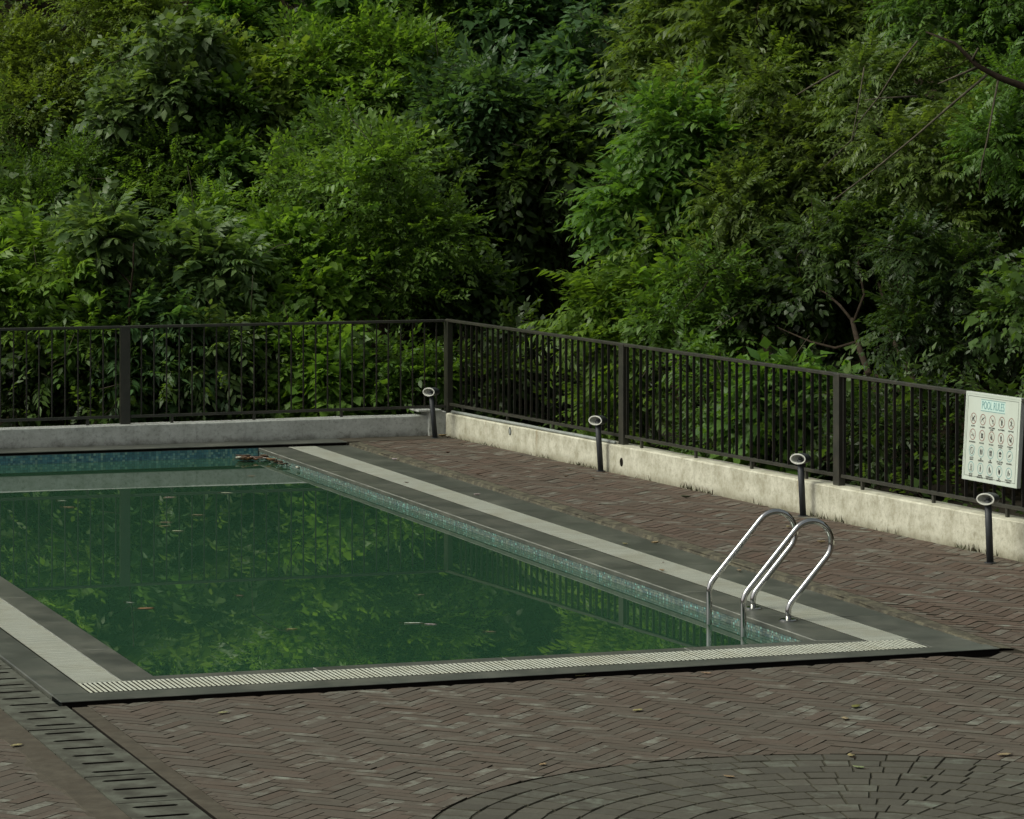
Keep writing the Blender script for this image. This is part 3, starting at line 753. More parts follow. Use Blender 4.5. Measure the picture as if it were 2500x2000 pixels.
icons = [
 [[S_(-.35, -.05, .15, .12, .22), S_(.12, .1, .3, .4, .16), disc(.34, .4, .13), S_(-.3, -.05, -.45, -.5, .12), S_(-.2, 0, -.1, -.4, .1), S_(.1, .05, .2, -.5, .12), S_(-.38, 0, -.5, .25, .07)],
  [S_(-.4, -.1, .3, .3, .16), disc(.42, .42, .12), S_(-.3, -.1, -.45, -.4, .1), S_(.1, .2, .5, .25, .07)],
  [disc(.2, -.02, .2), S_(.2, -.15, .2, -.4, .08), S_(.08, -.42, .34, -.42, .07), S_(.05, .2, .36, .2, .06)],
  man(0, 0, 1.1) + [S_(.1, .2, .35, -.1, .09)],
  [disc(.12, .5, .11), S_(0, -.05, .1, .32, .2), S_(.08, .25, .38, .1, .08), S_(.02, .28, -.3, .2, .08), S_(0, -.05, .25, -.3, .11), S_(.25, -.3, .3, -.55, .1), S_(-.02, -.08, -.4, -.5, .12)]],
 [[S_(-.5, -.15, .35, -.15, .13), S_(.42, -.15, .5, -.15, .13), S_(.4, 0, .5, .3, .06)],
  [S_(-.35, .28, .35, .28, .2), S_(-.38, .08, .38, .08, .09), S_(-.36, -.08, .36, -.08, .09), S_(-.35, -.3, .35, -.3, .2)],
  [S_(.1, -.5, .1, .15, .26), S_(.1, .15, .1, .55, .11), S_(-.25, -.3, -.25, .1, .2), S_(-.25, -.5, -.25, -.3, .06)],
  man(0, 0, 1.1) + [S_(-.2, .28, .32, .12, .09)],
  [disc(-.2, .2, .12), S_(-.45, .1, -.1, -.2, .16), S_(.0, -.45, .3, .35, .16), disc(.3, .4, .1), S_(-.2, -.1, .35, -.1, .1), S_(.3, -.1, .45, -.5, .1)]],
 [[S_(0, 0, -.1, .42, .07), S_(0, 0, .18, -.25, .07)] + [S_(.55 * math.cos(a), .55 * math.sin(a), .55 * math.cos(a + .45), .55 * math.sin(a + .45), .09) for a in np.arange(0, 6.28, .45)],
  man(-.25, 0, .95) + man(.27, 0, .95),
  [disc(-.22, .2, .17, 10, .32), disc(-.2, -.25, .14, 10, .28), disc(.22, .2, .17, 10, .32), disc(.2, -.25, .14, 10, .28)],
  [[(-.42, .05), (.42, .05), (.36, .35), (.15, .52), (-.15, .52), (-.36, .35)], disc(-.2, -.22, .15), disc(.2, -.22, .15), S_(-.1, -.22, .1, -.22, .06)],
  [disc(.02, .2, .09), S_(-.45, -.2, .1, .05, .13), S_(.1, .05, .42, .45, .1), S_(-.1, -.05, -.3, .15, .08), S_(-.45, -.55, .5, -.55, .05)]],
 [[S_(-.1, -.5, -.1, .4, .09), S_(.32, -.5, .32, .4, .09), S_(-.1, -.2, .32, -.2, .07), S_(-.1, .1, .32, .1, .07), S_(-.1, .4, -.4, .5, .08), S_(.32, .4, .1, .55, .08), S_(-.5, -.55, .5, -.55, .08)],
  man(0, -.08, .95) + [S_(-.2, .58, .2, .58, .06)],
  man(-.16, .06, 1.0) + man(.26, -.2, .55),
  [[(-.36, .02), (.36, .02), (.12, -.5), (-.12, -.5)], [(-.3, .02), (.3, .02), (.26, .3), (-.26, .3)], S_(-.24, .25, -.28, .6, .1), S_(.24, .25, .28, .6, .1)],
  man(-.18, 0, 1.0) + [disc(.3, -.05, .14), S_(.3, -.1, .3, -.4, .12)]]]
rcx = [.155, .327, .500, .672, .842]; rcy = [.700, .520, .338, .150]; RR = .0465
for r_ in range(4):
    for c_ in range(5):
        x, y = SW * rcx[c_], SH * rcy[r_] - .0; mb = MB(); forbid = r_ < 2
        k = 22; vs_ = []
        for i in range(k):
            a = 2 * math.pi * i / k; ca, sa = math.cos(a), math.sin(a)
            vs_ += [sg(x + RR * ca, y + RR * sa, .0022), sg(x + RR * .87 * ca, y + RR * .87 * sa, .0022)]
        mb.add(vs_, [(2 * i, (2 * i + 2) % (2 * k), (2 * i + 3) % (2 * k), 2 * i + 1) for i in range(k)], 1)
        if forbid:
            q = S_(-.62, .62, .62, -.62, .10); mb.add([sg(x + RR * p[0], y + RR * p[1], .0026) for p in q], [(0, 1, 2, 3)], 1)
        for pi_, poly in enumerate(icons[r_][c_]):
            mb.add([sg(x + RR * p[0], y + RR * p[1], .0029 + .0001 * pi_) for p in poly], [tuple(range(len(poly)))], 0)
        mb.obj("pictogram", [M['ink_black'], M['ink_red'] if forbid else M['ink_teal']], sign)
        text(caps[r_][c_], x, y - RR - (.020 if "\n" in caps[r_][c_] else .016), .0185, M['ink_black'], "caption", .8)

bpy.context.view_layer.update(); dg = bpy.context.evaluated_depsgraph_get()
for o in texts:
    me = bpy.data.meshes.new_from_object(o.evaluated_get(dg)); nm = o.name
    q = bpy.data.objects.new("caption" if nm.startswith("caption") else "title", me); COL.objects.link(q); q.parent = sign; q.matrix_basis = o.matrix_basis.copy()
for o in texts: bpy.data.objects.remove(o)

# ------------------------------------------------------------------ vegetation: leaves, sprays, crowns
HI = [False]
def leaf_arr(L, Wd, curl=.15, fold=.18, fine=False):
    if fine:
        v = np.array([(0, 0, 0), (L * .45, Wd / 2, fold * Wd), (L * .45, -Wd / 2, fold * Wd), (L, 0, -curl * L)]); f = np.array([(0, 2, 3), (0, 3, 1)])
        return v, f
    if not HI[0]:
        v = np.array([(0, 0, 0), (L * .38, Wd * .5, fold * Wd * .5 - curl * L * .14), (L * .42, 0, -curl * L * .17), (L * .38, -Wd * .5, fold * Wd * .5 - curl * L * .14), (L, 0, -curl * L)])
        return v, np.array([(0, 2, 1), (0, 3, 2), (1, 2, 4), (2, 3, 4)])
    st = [(.22, .80), (.5, 1.0), (.78, .62)]
    v = [(0, 0, 0)]
    for t_, w_ in st:
        z = -curl * L * t_ * t_; h = w_ * Wd / 2
        v += [(L * t_, h, z + fold * h), (L * t_, 0, z), (L * t_, -h, z + fold * h)]
    v.append((L, 0, -curl * L)); f = [(0, 2, 1), (0, 3, 2)]
    for a in (1, 4): f += [(a, a + 1, a + 4), (a, a + 4, a + 3), (a + 1, a + 2, a + 5), (a + 1, a + 5, a + 4)]
    f += [(7, 8, 10), (8, 9, 10)]
    return np.array(v), np.array(f)
def rotm(yaw, pitch, roll):
    cy, sy = math.cos(yaw), math.sin(yaw); cp, sp = math.cos(pitch), math.sin(pitch); cr, sr = math.cos(roll), math.sin(roll)
    Rz = np.array([[cy, -sy, 0], [sy, cy, 0], [0, 0, 1]]); Ry = np.array([[cp, 0, sp], [0, 1, 0], [-sp, 0, cp]]); Rx = np.array([[1, 0, 0], [0, cr, -sr], [0, sr, cr]])
    return Rz @ Ry @ Rx
class Spray:
    def __init__(s): s.V = []; s.Fc = []; s.T = []; s.n = 0
    def add(s, v, f, t):
        s.V.append(v); s.Fc.append(f + s.n); s.n += len(v); s.T.append(np.full(len(v), t))
    def stem(s, pts, r):
        for a, b_ in zip(pts[:-1], pts[1:]):
            a = np.array(a); b_ = np.array(b_); s.add(np.array([a + (0, r, 0), a + (0, -r, 0), b_ + (0, 0, 0), a + (0, 0, r)]), np.array([(0, 1, 2), (1, 3, 2), (3, 0, 2)]), -1)
    def done(s): return np.concatenate(s.V), np.concatenate(s.Fc), np.concatenate(s.T)
R_ = random.uniform
def sp_pinnate(pairs=7, L=.55, lf=.15, wd=.055, droop=.30):
    s = Spray(); pt = lambda t_: (L * t_, 0, -droop * L * t_ * t_); s.stem([pt(i / 2) for i in range(3)], .004)
    for i in range(pairs):
        t_ = .18 + .8 * i / pairs; sc = (.75 + .5 * math.sin(math.pi * min(1, t_ * .9 + .05))) * R_(.85, 1.1)
        for sd in (-1, 1):
            v, f = leaf_arr(lf * sc, wd * sc, R_(.15, .4)); v = v @ rotm(sd * R_(.85, 1.25), R_(.15, .65), sd * R_(-.2, .35)).T + np.array(pt(t_ + R_(-.02, .02))); s.add(v, f, R_(0, 1))
    v, f = leaf_arr(lf, wd, .2); s.add(v @ rotm(R_(-.2, .2), R_(.4, .8), 0).T + np.array(pt(1)), f, R_(0, 1)); return s.done()
def sp_alt(nl=9, L=.45, lf=.13, wd=.065, droop=.2, fine=False, spread=1.0):
    s = Spray(); pt = lambda t_: (L * t_, .03 * math.sin(5 * t_), -droop * L * t_ * t_); s.stem([pt(i / 2) for i in range(3)], .0045)
    for i in range(nl):
        t_ = (i + .6) / nl; sd = 1 if i % 2 else -1; sc = R_(.65, 1.15)
        v, f = leaf_arr(lf * sc, wd * sc, R_(.1, .35), fine=fine); v = v @ rotm(sd * R_(.5, 1.2) * spread, R_(-.25, .6), R_(-.5, .5)).T + np.array(pt(t_)); s.add(v, f, R_(0, 1))
    v, f = leaf_arr(lf, wd, .2, fine=fine); s.add(v @ rotm(R_(-.3, .3), R_(0, .4), 0).T + np.array(pt(1)), f, R_(0, 1)); return s.done()
def sp_big(nl=6, lf=.24, wd=.17):
    s = Spray(); s.stem([(0, 0, 0), (.15, 0, .01), (.3, 0, 0)], .006)
    for i in range(nl):
        sc = R_(.6, 1.15); x = .3 * (i + .5) / nl
        v, f = leaf_arr(lf * sc, wd * sc, R_(.1, .4), .12); v[:, 0] += .03; v = v @ rotm(R_(-1.6, 1.6), R_(.0, .8), R_(-.5, .5)).T + np.array((x, 0, 0)); s.add(v, f, R_(0, 1))
    return s.done()
def sp_heart(nl=8, lf=.15, wd=.14):
    s = Spray(); s.stem([(0, 0, 0), (.2, .03, -.04), (.4, 0, -.14)], .004)
    for i in range(nl):
        sc = R_(.55, 1.1); t_ = (i + .5) / nl
        v, f = leaf_arr(lf * sc, wd * sc, R_(.1, .3), .1); v = v @ rotm(R_(-1.9, 1.9), R_(.1, .9), R_(-.4, .4)).T + np.array((.4 * t_, R_(-.05, .05), -.14 * t_ + R_(0, .05))); s.add(v, f, R_(0, 1))
    return s.done()
def make_sprays():
    return {
 'pinnate': [sp_pinnate(random.choice((6, 7, 8)), R_(.5, .7), R_(.13, .165), R_(.05, .062), R_(.2, .5)) for _ in range(6)],
 'pinnate_small': [sp_pinnate(random.choice((8, 9)), R_(.36, .48), R_(.08, .10), R_(.03, .036), R_(.2, .5)) for _ in range(5)],
 'ovate': [sp_alt(random.choice((8, 9, 10, 11)), R_(.38, .5), R_(.105, .14), R_(.05, .066), R_(.1, .4)) for _ in range(7)],
 'ovate_small': [sp_alt(random.choice((11, 13)), R_(.34, .46), R_(.075, .095), R_(.032, .042), R_(.1, .35)) for _ in range(6)],
 'fine': [sp_alt(random.choice((20, 24)), R_(.38, .5), R_(.05, .068), R_(.020, .028), R_(.1, .4), True) for _ in range(6)],
 'big': [sp_big(random.choice((5, 6, 7)), R_(.2, .28), R_(.13, .18)) for _ in range(5)],
 'heart': [sp_heart(random.choice((7, 8, 9))) for _ in range(5)],
 'droop': [sp_alt(random.choice((7, 8, 9)), R_(.5, .65), R_(.16, .20), R_(.075, .09), R_(.5, .8), spread=.8) for _ in range(5)],
}
SPR = make_sprays(); HI[0] = True; SPR_HI = make_sprays(); HI[0] = False
TO_CAM = np.array((0, -1.0, .12)); TO_CAM /= np.linalg.norm(TO_CAM)
def spray_frames(pos, nrm, up_bias, droop, jitter):
    n = len(pos)
    d = nrm * 1.0 + np.array((0, 0, up_bias)) + rng.normal(0, jitter, (n, 3)); d[:, 2] -= droop
    d /= np.linalg.norm(d, axis=1)[:, None]
    up = np.tile(np.array((0, 0, 1.0)), (n, 1)) + nrm * .35 + rng.normal(0, .25, (n, 3))
    y = np.cross(up, d); y /= np.linalg.norm(y, axis=1)[:, None] + 1e-9
    z = np.cross(d, y); return np.stack([d, y, z], axis=2)
def lobes_of(c, r, k, front=.35):
    out = []
    for i in range(k):
        while True:
            q = rng.normal(0, 1, 3); q /= np.linalg.norm(q)
            if q @ TO_CAM > -front: break
        rad = rng.uniform(.5, 1.18); s = rng.uniform(.18, .42) * min(r[0], r[2]) * (1.3 if rad < .75 else (.7 if rad > 1.02 else 1))
        out.append((np.array(c) + q * np.array(r) * rad, max(.16, s)))
    return out
def colours(pal, t, n_v, per):
    return None
def plant_points(lobes, count):
    w = np.array([l[1] ** 2 for l in lobes]); w = w / w.sum(); idx = rng.choice(len(lobes), count, p=w)
    q = rng.normal(0, 1, (count, 3)); q /= np.linalg.norm(q, axis=1)[:, None]
    fl = (q @ np.array((0, -.55, .85))) < -.35; q[fl] *= -1
    c = np.array([lobes[i][0] for i in idx]); s = np.array([lobes[i][1] for i in idx])
    rad = rng.uniform(.35, 1.05, count) ** .6
    return c + q * (s * rad)[:, None], q, idx
def to_mesh(name, V, Fc, C, mat, org):
    me = bpy.data.meshes.new(name); nv, nf_ = len(V), len(Fc)
    me.vertices.add(nv); me.loops.add(nf_ * 3); me.polygons.add(nf_)
    me.vertices.foreach_set("co", (V - np.array(org)).astype(np.float32).ravel())
    me.loops.foreach_set("vertex_index", Fc.astype(np.int32).ravel())
    me.polygons.foreach_set("loop_start", np.arange(0, nf_ * 3, 3, dtype=np.int32)); me.polygons.foreach_set("loop_total", np.full(nf_, 3, dtype=np.int32))
    me.polygons.foreach_set("use_smooth", np.ones(nf_, dtype=bool))
    at = me.attributes.new("tint", 'FLOAT_COLOR', 'POINT'); at.data.foreach_set("color", np.concatenate([C, np.ones((nv, 1))], 1).astype(np.float32).ravel())
    me.materials.append(mat); me.update(); return me
STEM = np.array((.045, .038, .018))
TRI = [0]
def tint_of(T, pal, base):
    a, b_ = np.array(pal[0]), np.array(pal[1]); t_ = np.clip(.5 * base + .5 * T, 0, 1)[:, None]
    C = a + (b_ - a) * t_; C[T < 0] = STEM; return C
def build_sprays(pos, nrm, kinds, pal, up_bias, droop, jitter, size):
    Fr = spray_frames(pos, nrm, up_bias, droop, jitter); Vs, Fs, Cs, o = [], [], [], 0
    for i in range(len(pos)):
        v, f, T = random.choice(SPR[kinds[i % len(kinds)]]); sc = size * random.uniform(.8, 1.2)
        Vs.append((v * sc) @ Fr[i].T + pos[i]); Fs.append(f + o); o += len(v); TRI[0] += len(f)
        Cs.append(tint_of(T, pal, random.random() if random.random() > .02 else 1.4))
    return np.concatenate(Vs), np.concatenate(Fs), np.concatenate(Cs)
PAL = {
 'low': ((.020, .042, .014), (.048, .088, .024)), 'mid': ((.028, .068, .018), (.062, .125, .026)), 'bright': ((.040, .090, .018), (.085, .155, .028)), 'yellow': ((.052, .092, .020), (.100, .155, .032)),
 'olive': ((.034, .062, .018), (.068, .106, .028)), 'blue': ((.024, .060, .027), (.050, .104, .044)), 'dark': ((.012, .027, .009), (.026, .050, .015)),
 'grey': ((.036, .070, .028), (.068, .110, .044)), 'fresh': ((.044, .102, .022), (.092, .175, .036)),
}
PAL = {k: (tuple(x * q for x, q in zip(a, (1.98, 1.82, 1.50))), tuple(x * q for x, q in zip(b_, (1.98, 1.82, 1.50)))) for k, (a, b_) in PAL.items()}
spray_cache = {}
def spray_obj(kind, k, pal):
    key = (kind, k, pal)
    if key not in spray_cache:
        v, f, T = SPR_HI[kind][k]; spray_cache[key] = to_mesh("leafy_twig", v, f, tint_of(T, PAL[pal], .5), M['leaf'], (0, 0, 0))
    return spray_cache[key]
def limb(mb, a, b_, r0, r1, wig=.08, n=6, seg=6):
    a = Vector(a); b_ = Vector(b_); L = (b_ - a).length; pts = []
    ph = R_(0, 6)
    for i in range(seg + 1):
        t_ = i / seg; p = a.lerp(b_, t_); e = math.sin(math.pi * t_) * wig * L
        pts.append(p + Vector((math.sin(ph + 3 * t_) * e, math.cos(ph + 2 * t_) * e * .6, math.sin(2 * ph + 4 * t_) * e * .3 + e * .4)))
    mb.tube(pts, [r0 + (r1 - r0) * i / seg for i in range(seg + 1)], n); return pts
def plant(name, label, cat, px, py, rx, ry, Y, kinds, pal, dens=1.0, lobes=None, group=None, droop=.15, up=.25, size=1.0, trunk=None, depth=.75, jitter=.4, nparts=28, bark='bark', limbs=5, extra=None, fwd=0):
    c = PD(px, py, Y); k = Y / F; r = (rx * k, max(rx, ry) * k * depth, ry * k)
    lb = lobes_of(c, r, lobes or max(9, int(9 + 7 * r[0] * r[2])))
    size *= .80; cnt = int(dens * 500 * (r[0] * r[2] * 3.14) ** .9) + 40
    pos, q, idx = plant_points(lb, cnt)
    base = Vector(trunk) if trunk else Vector((c.x + R_(-.2, .2), c.y + .25, 0))
    if not trunk: base.z = min(hill_h(base.x, base.y), c.z - r[2] * .3)
    root = empty(name, base, label, cat, group)
    kinds = kinds if isinstance(kinds, (list, tuple)) else [kinds]
    # nearest sprays are parts of their own
    f = ((pos - np.array(c)) @ TO_CAM) + .25 * rng.random(len(pos)); order = np.argsort(-f); own = set(order[:nparts].tolist())
    keep = np.array([i for i in range(cnt) if i not in own])
    fr_ = (pos - np.array(c)) @ TO_CAM / max(r); thin = (fr_ < -.15) & (rng.random(cnt) < .7)
    okd = [i for i in range(cnt) if not thin[i] and hill_d(pos[i][0], pos[i][1]) > (.55 if pos[i][2] < 1.3 + size * .3 else .3)]
    oks = set(okd); keep = np.array([i for i in keep if i in oks]); own = {i for i in own if i in oks}
    V, Fc, C = build_sprays(pos[keep], q[keep], kinds, PAL[pal], up, droop, jitter, size)
    if extra is not None: pass
    o = bpy.data.objects.new("crown", to_mesh("crown", V, Fc, C, M['leaf'], base)); COL.objects.link(o); o.parent = root; o["kind"] = "stuff"
    ow = np.array(sorted(own), dtype=int); Fr = spray_frames(pos[ow], q[ow], up, droop, jitter) if len(ow) else []
    for j, i in enumerate(ow):
        kd = kinds[j % len(kinds)]; me = spray_obj(kd, random.randrange(len(SPR[kd])), pal)
        s = bpy.data.objects.new("leafy_twig", me); COL.objects.link(s); s.parent = root
        mt = Matrix([list(Fr[j][r_]) + [0] for r_ in range(3)] + [[0, 0, 0, 1]]) @ Matrix.Scale(size * R_(.85, 1.15), 4)
        mt.translation = Vector(pos[i]) - base; s.matrix_basis = mt
    mb = MB(); tip = Vector((c.x - (.15 if fwd else 0), c.y + .1 * r[1] - fwd, c.z + (.25 if fwd else 0))); h = (tip - base).length; r0 = (.018 + .016 * h) * (.4 if fwd else .8)
    pts = limb(mb, base - UP * .1, tip, r0, r0 * .45, .05, 8, 8)
    for l, s in random.sample(lb, min(limbs, len(lb))): limb(mb, pts[random.randint(3, 6)], Vector(l), r0 * .45, .006, .08)
    mb.obj("trunk", M[bark], root, smooth=True)
    for _ in range(4):
        l, sz = random.choice(lb); l = Vector(l); d = Vector((R_(-1, 1), R_(-.9, -.1), R_(-.5, 1.0))).normalized(); L = R_(.5, 1.1); e = l + d * L
        if hill_d(e.x, e.y) < .4: continue
        mb = MB(); sg_ = Vector((R_(-.1, .1), R_(-.1, .1), R_(-.12, .05)))
        mb.tube([l, l + d * L * .4 + sg_, l + d * L * .75 + sg_ * 1.3, e], [.008, .0065, .005, .003], 5); mb.obj("bare_twig", M[random.choice(('bark', 'bark_pale'))], root, smooth=True)
    return root, pts

g_hill = "shrubs and small trees on the slope"
P = plant
# upper slope, from the far end of the terrace towards the corner
P("tree", "feathery blue green tree in the top corner above the olive shrub", "tree", 30, 70, 230, 190, 49, 'fine', 'bright', 1.5, lobes=22, group=g_hill, size=1.15)
P("shrub", "olive yellow fine leaved shrub on the slope beside the climber covered tree", "shrub", 120, 300, 250, 210, 46.5, ['fine', 'ovate_small'], 'yellow', 1.6, lobes=26, group=g_hill, size=1.0)
P("tree", "yellow green tree with fresh tips at the top of the slope", "tree", 430, 90, 240, 150, 47, ['ovate_small', 'fine'], 'yellow', 1.4, lobes=22, group=g_hill)
P("shrub", "mid green bush with dark hollows above the sapling on the slope", "shrub", 110, 550, 230, 170, 44, ['ovate_small', 'fine'], 'mid', 1.1, lobes=18, group=g_hill)
P("climber_column", "tall climber draped column with broad greyish leaves on the slope", "climber", 400, 330, 130, 250, 44.8, ['heart', 'big', 'ovate'], 'grey', 1.2, lobes=18, group=g_hill, droop=.4)
P("tree", "leafy tree draped in creepers over the dark gap behind the middle of the railing", "tree", 560, 400, 150, 240, 45, ['ovate', 'heart'], 'mid', 1.0, lobes=18, group=g_hill, droop=.3)
P("tree", "broad canopy with glossy green leaves at the top centre of the slope", "tree", 720, 90, 240, 170, 47, ['ovate', 'big'], 'mid', 1.2, lobes=20, group=g_hill)
P("tree", "bright green tree above the rounded bush on the slope", "tree", 900, 260, 240, 190, 46, 'ovate', 'bright', 1.2, lobes=22, group=g_hill, droop=.25)
P("tree", "large leaved bluish tree at the top beside the drooping bright tree", "tree", 1280, 90, 250, 170, 47.5, ['big', 'heart', 'ovate'], 'blue', 1.2, lobes=20, group=g_hill)
P("tree", "tree reaching over the dark hollow with hanging leafy boughs", "tree", 1200, 290, 210, 110, 45, ['droop', 'ovate'], 'blue', 1.0, lobes=14, group=g_hill, droop=.5)
P("shrub", "rounded bright green bush leaning over the far railing", "shrub", 860, 590, 230, 200, 41.8, ['ovate', 'ovate_small'], 'fresh', 1.15, lobes=28, group=g_hill)
P("shrub", "vine covered bush tucked beside the rounded bright bush", "shrub", 680, 700, 160, 130, 41.2, ['heart', 'ovate_small'], 'bright', 1.2, lobes=16, group=g_hill)
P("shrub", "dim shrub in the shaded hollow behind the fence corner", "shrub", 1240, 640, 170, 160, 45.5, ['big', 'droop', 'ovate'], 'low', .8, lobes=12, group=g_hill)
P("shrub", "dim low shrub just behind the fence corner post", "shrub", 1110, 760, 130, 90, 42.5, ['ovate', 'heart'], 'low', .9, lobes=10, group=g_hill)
P("shrub", "bright feathery leaved shrub above the railing near its outer post", "shrub", 70, 730, 210, 130, 40.6, ['pinnate', 'ovate'], 'bright', 1.0, lobes=16, group=g_hill)
sap = P("sapling", "slender sapling with a thin dark stem and spreading bluish compound leaves", "sapling", 380, 640, 190, 110, 40.3, ['pinnate', 'big'], 'grey', .75, lobes=12, group=g_hill, droop=.05, trunk=tuple(PD(352, 1010, 39.75)), fwd=1.0)
P("shrub", "yellowish shrub filling the slope below the olive yellow one", "shrub", 290, 480, 170, 140, 44.2, ['fine', 'ovate_small'], 'bright', 1.2, lobes=14, group=g_hill)
P("climber", "curtain of small leaved creeper between the climber column and the bright tree", "climber", 620, 250, 130, 170, 45.6, ['ovate_small', 'heart'], 'yellow', 1.1, lobes=14, group=g_hill, droop=.35)
P("climber", "creeper hanging behind the rounded bush", "climber", 800, 440, 190, 120, 44.2, ['ovate_small', 'ovate'], 'mid', 1.1, lobes=14, group=g_hill, droop=.35)
P("shrub", "small leaved shrub between the sapling and the rounded bush", "shrub", 560, 640, 130, 120, 42.3, ['ovate_small', 'pinnate_small'], 'bright', 1.2, lobes=14, group=g_hill)
P("tree", "pale leaved slim tree at the top above the dark hollow", "tree", 1060, 110, 170, 170, 47, ['ovate_small', 'ovate'], 'bright', 1.1, lobes=16, group=g_hill)
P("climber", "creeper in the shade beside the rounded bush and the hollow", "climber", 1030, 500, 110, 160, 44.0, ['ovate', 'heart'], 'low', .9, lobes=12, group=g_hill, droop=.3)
P("tree", "dim bluish crown between the hollow and the big trees over the long railing", "tree", 1430, 260, 120, 170, 45.6, ['ovate', 'big'], 'blue', 1.1, lobes=14, group=g_hill, droop=.35)
# undergrowth behind the far railing
g_un = "undergrowth plants behind the far railing"
for px, py, rx, ry, kd, pl_, lb in ((60, 930, 130, 110, ['ovate', 'heart'], 'dark', "shadowy broad leaved plant behind the outermost stretch of railing"),
                               (220, 900, 120, 130, ['pinnate', 'ovate_small'], 'mid', "green plant with thin stems beside the far railing post"),
                               (400, 900, 120, 110, ['pinnate', 'big'], 'blue', "bluish compound leaved plant under the slender sapling"),
                               (560, 930, 120, 110, ['pinnate'], 'grey', "fern like plant with combed grey green fronds behind the railing"),
                               (720, 900, 110, 120, ['heart', 'ovate'], 'bright', "heart leaved creeper plant under the vine covered bush"),
                               (860, 950, 120, 100, ['heart', 'big'], 'fresh', "broad leaved bright plant low behind the railing by the bollard"),
                               (1010, 960, 100, 90, ['pinnate_small', 'ovate'], 'mid', "small leafy plant behind the fence corner post")):
    P("undergrowth_plant", lb, "plant", px, py, rx, ry, 39.9 + R_(-.1, .3) , kd, pl_, 1.15, lobes=11, group=g_un, nparts=20, limbs=4)
# the big trees behind the long railing
g_tr = "trees behind the long railing"
P("tree", "bright drooping tree with hanging compound leaves beside the dark hollow", "tree", 1680, 480, 170, 210, 38.6, ['pinnate', 'droop', 'ovate'], 'mid', 1.25, lobes=22, group=g_tr, droop=.35, nparts=60)
P("tree", "mid green tree crown above the bright drooping tree", "tree", 1715, 180, 190, 190, 40.5, ['pinnate', 'ovate'], 'olive', 1.25, lobes=22, group=g_tr, droop=.35, nparts=40)
P("shrub", "low bright bush with rows of hanging leaflets over the railing", "shrub", 1590, 740, 165, 115, 37.9, ['pinnate', 'ovate'], 'bright', 1.2, lobes=16, group=g_tr, droop=.3, nparts=40)
P("tree", "olive brown tree crown at the top with a stray yellow leaf", "tree", 1960, 120, 240, 190, 39.5, ['ovate', 'pinnate'], 'olive', 1.25, lobes=22, group=g_tr, droop=.3, nparts=40)
P("tree", "olive tree with a long bare slanting branch before its leaves", "tree", 2010, 420, 230, 200, 38.0, ['ovate_small', 'pinnate_small', 'ovate'], 'olive', 1.25, lobes=22, group=g_tr, droop=.3, nparts=40)
P("tree", "dark green tree crown in the top corner above the sign", "tree", 2400, 130, 220, 210, 38.0, ['ovate_small', 'pinnate_small'], 'mid', 1.2, lobes=20, group=g_tr, droop=.25, nparts=30)
P("tree", "dense dull green tree crown above the sign", "tree", 2360, 460, 230, 200, 36.3, ['ovate_small', 'pinnate_small'], 'olive', 1.2, lobes=20, group=g_tr, droop=.3, nparts=30)
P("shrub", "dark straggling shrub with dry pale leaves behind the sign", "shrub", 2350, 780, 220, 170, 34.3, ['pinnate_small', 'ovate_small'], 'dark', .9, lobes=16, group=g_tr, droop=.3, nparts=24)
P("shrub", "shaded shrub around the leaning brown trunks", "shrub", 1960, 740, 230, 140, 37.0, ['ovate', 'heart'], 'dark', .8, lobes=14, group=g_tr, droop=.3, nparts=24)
for px, py, Y, kd, pl_, lb in ((1250, 930, 40.3, ['ovate', 'heart'], 'dark', "dark leaved plant behind the first panel of the long railing"),
                          (1480, 950, 37.6, ['pinnate', 'ovate'], 'bright', "bright leafy plant behind the long railing under the drooping tree"),
                          (1740, 980, 35.6, ['ovate', 'pinnate_small'], 'mid', "leafy plant behind the middle panel of the long railing"),
                          (1920, 1010, 34.6, ['heart', 'big'], 'mid', "pale broad leaved plant behind the third bollard light"),
                          (2200, 1060, 33.0, ['ovate_small'], 'dark', "thin dark plant beside the leaning brown trunk"),):
    P("undergrowth_plant", lb, "plant", px, py, 150, 120, Y, kd, pl_, .8, lobes=9, group="plants behind the long railing", nparts=16, limbs=4, droop=.3)

P("tree", "yellow green boughs between the two topmost crowns over the long railing", "tree", 1800, 300, 170, 170, 38.9, ['ovate_small', 'pinnate_small'], 'yellow', 1.1, lobes=16, group=g_tr, droop=.35, nparts=30)
P("tree", "tangled twiggy foliage in the middle of the big trees", "tree", 1870, 560, 170, 150, 37.6, ['ovate_small', 'pinnate_small'], 'olive', 1.1, lobes=16, group=g_tr, droop=.35, nparts=30)
P("tree", "fine leaved boughs around the long bare slanting branch", "tree", 2210, 300, 180, 180, 37.4, ['pinnate_small', 'ovate_small'], 'olive', 1.1, lobes=16, group=g_tr, droop=.35, nparts=30)
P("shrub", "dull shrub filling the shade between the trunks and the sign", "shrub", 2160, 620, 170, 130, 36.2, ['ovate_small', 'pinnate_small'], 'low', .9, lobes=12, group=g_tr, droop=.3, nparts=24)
P("shrub", "mid green shrub between the low bright bush and the shaded trunks", "shrub", 1760, 760, 150, 110, 37.0, ['ovate_small', 'ovate'], 'mid', 1.0, lobes=12, group=g_tr, droop=.3, nparts=24)
P("tree", "dull green tree just beyond the sign, with its crown rising over the railing end", "tree", 2640, 350, 230, 260, 35.5, ['ovate_small', 'pinnate_small'], 'mid', 1.0, lobes=18, group=g_tr, droop=.3, nparts=20)
P("shrub", "dark shrub low behind the railing beyond the sign", "shrub", 2640, 850, 220, 220, 33.0, ['ovate_small', 'heart'], 'low', .9, lobes=14, group=g_tr, droop=.3, nparts=16)
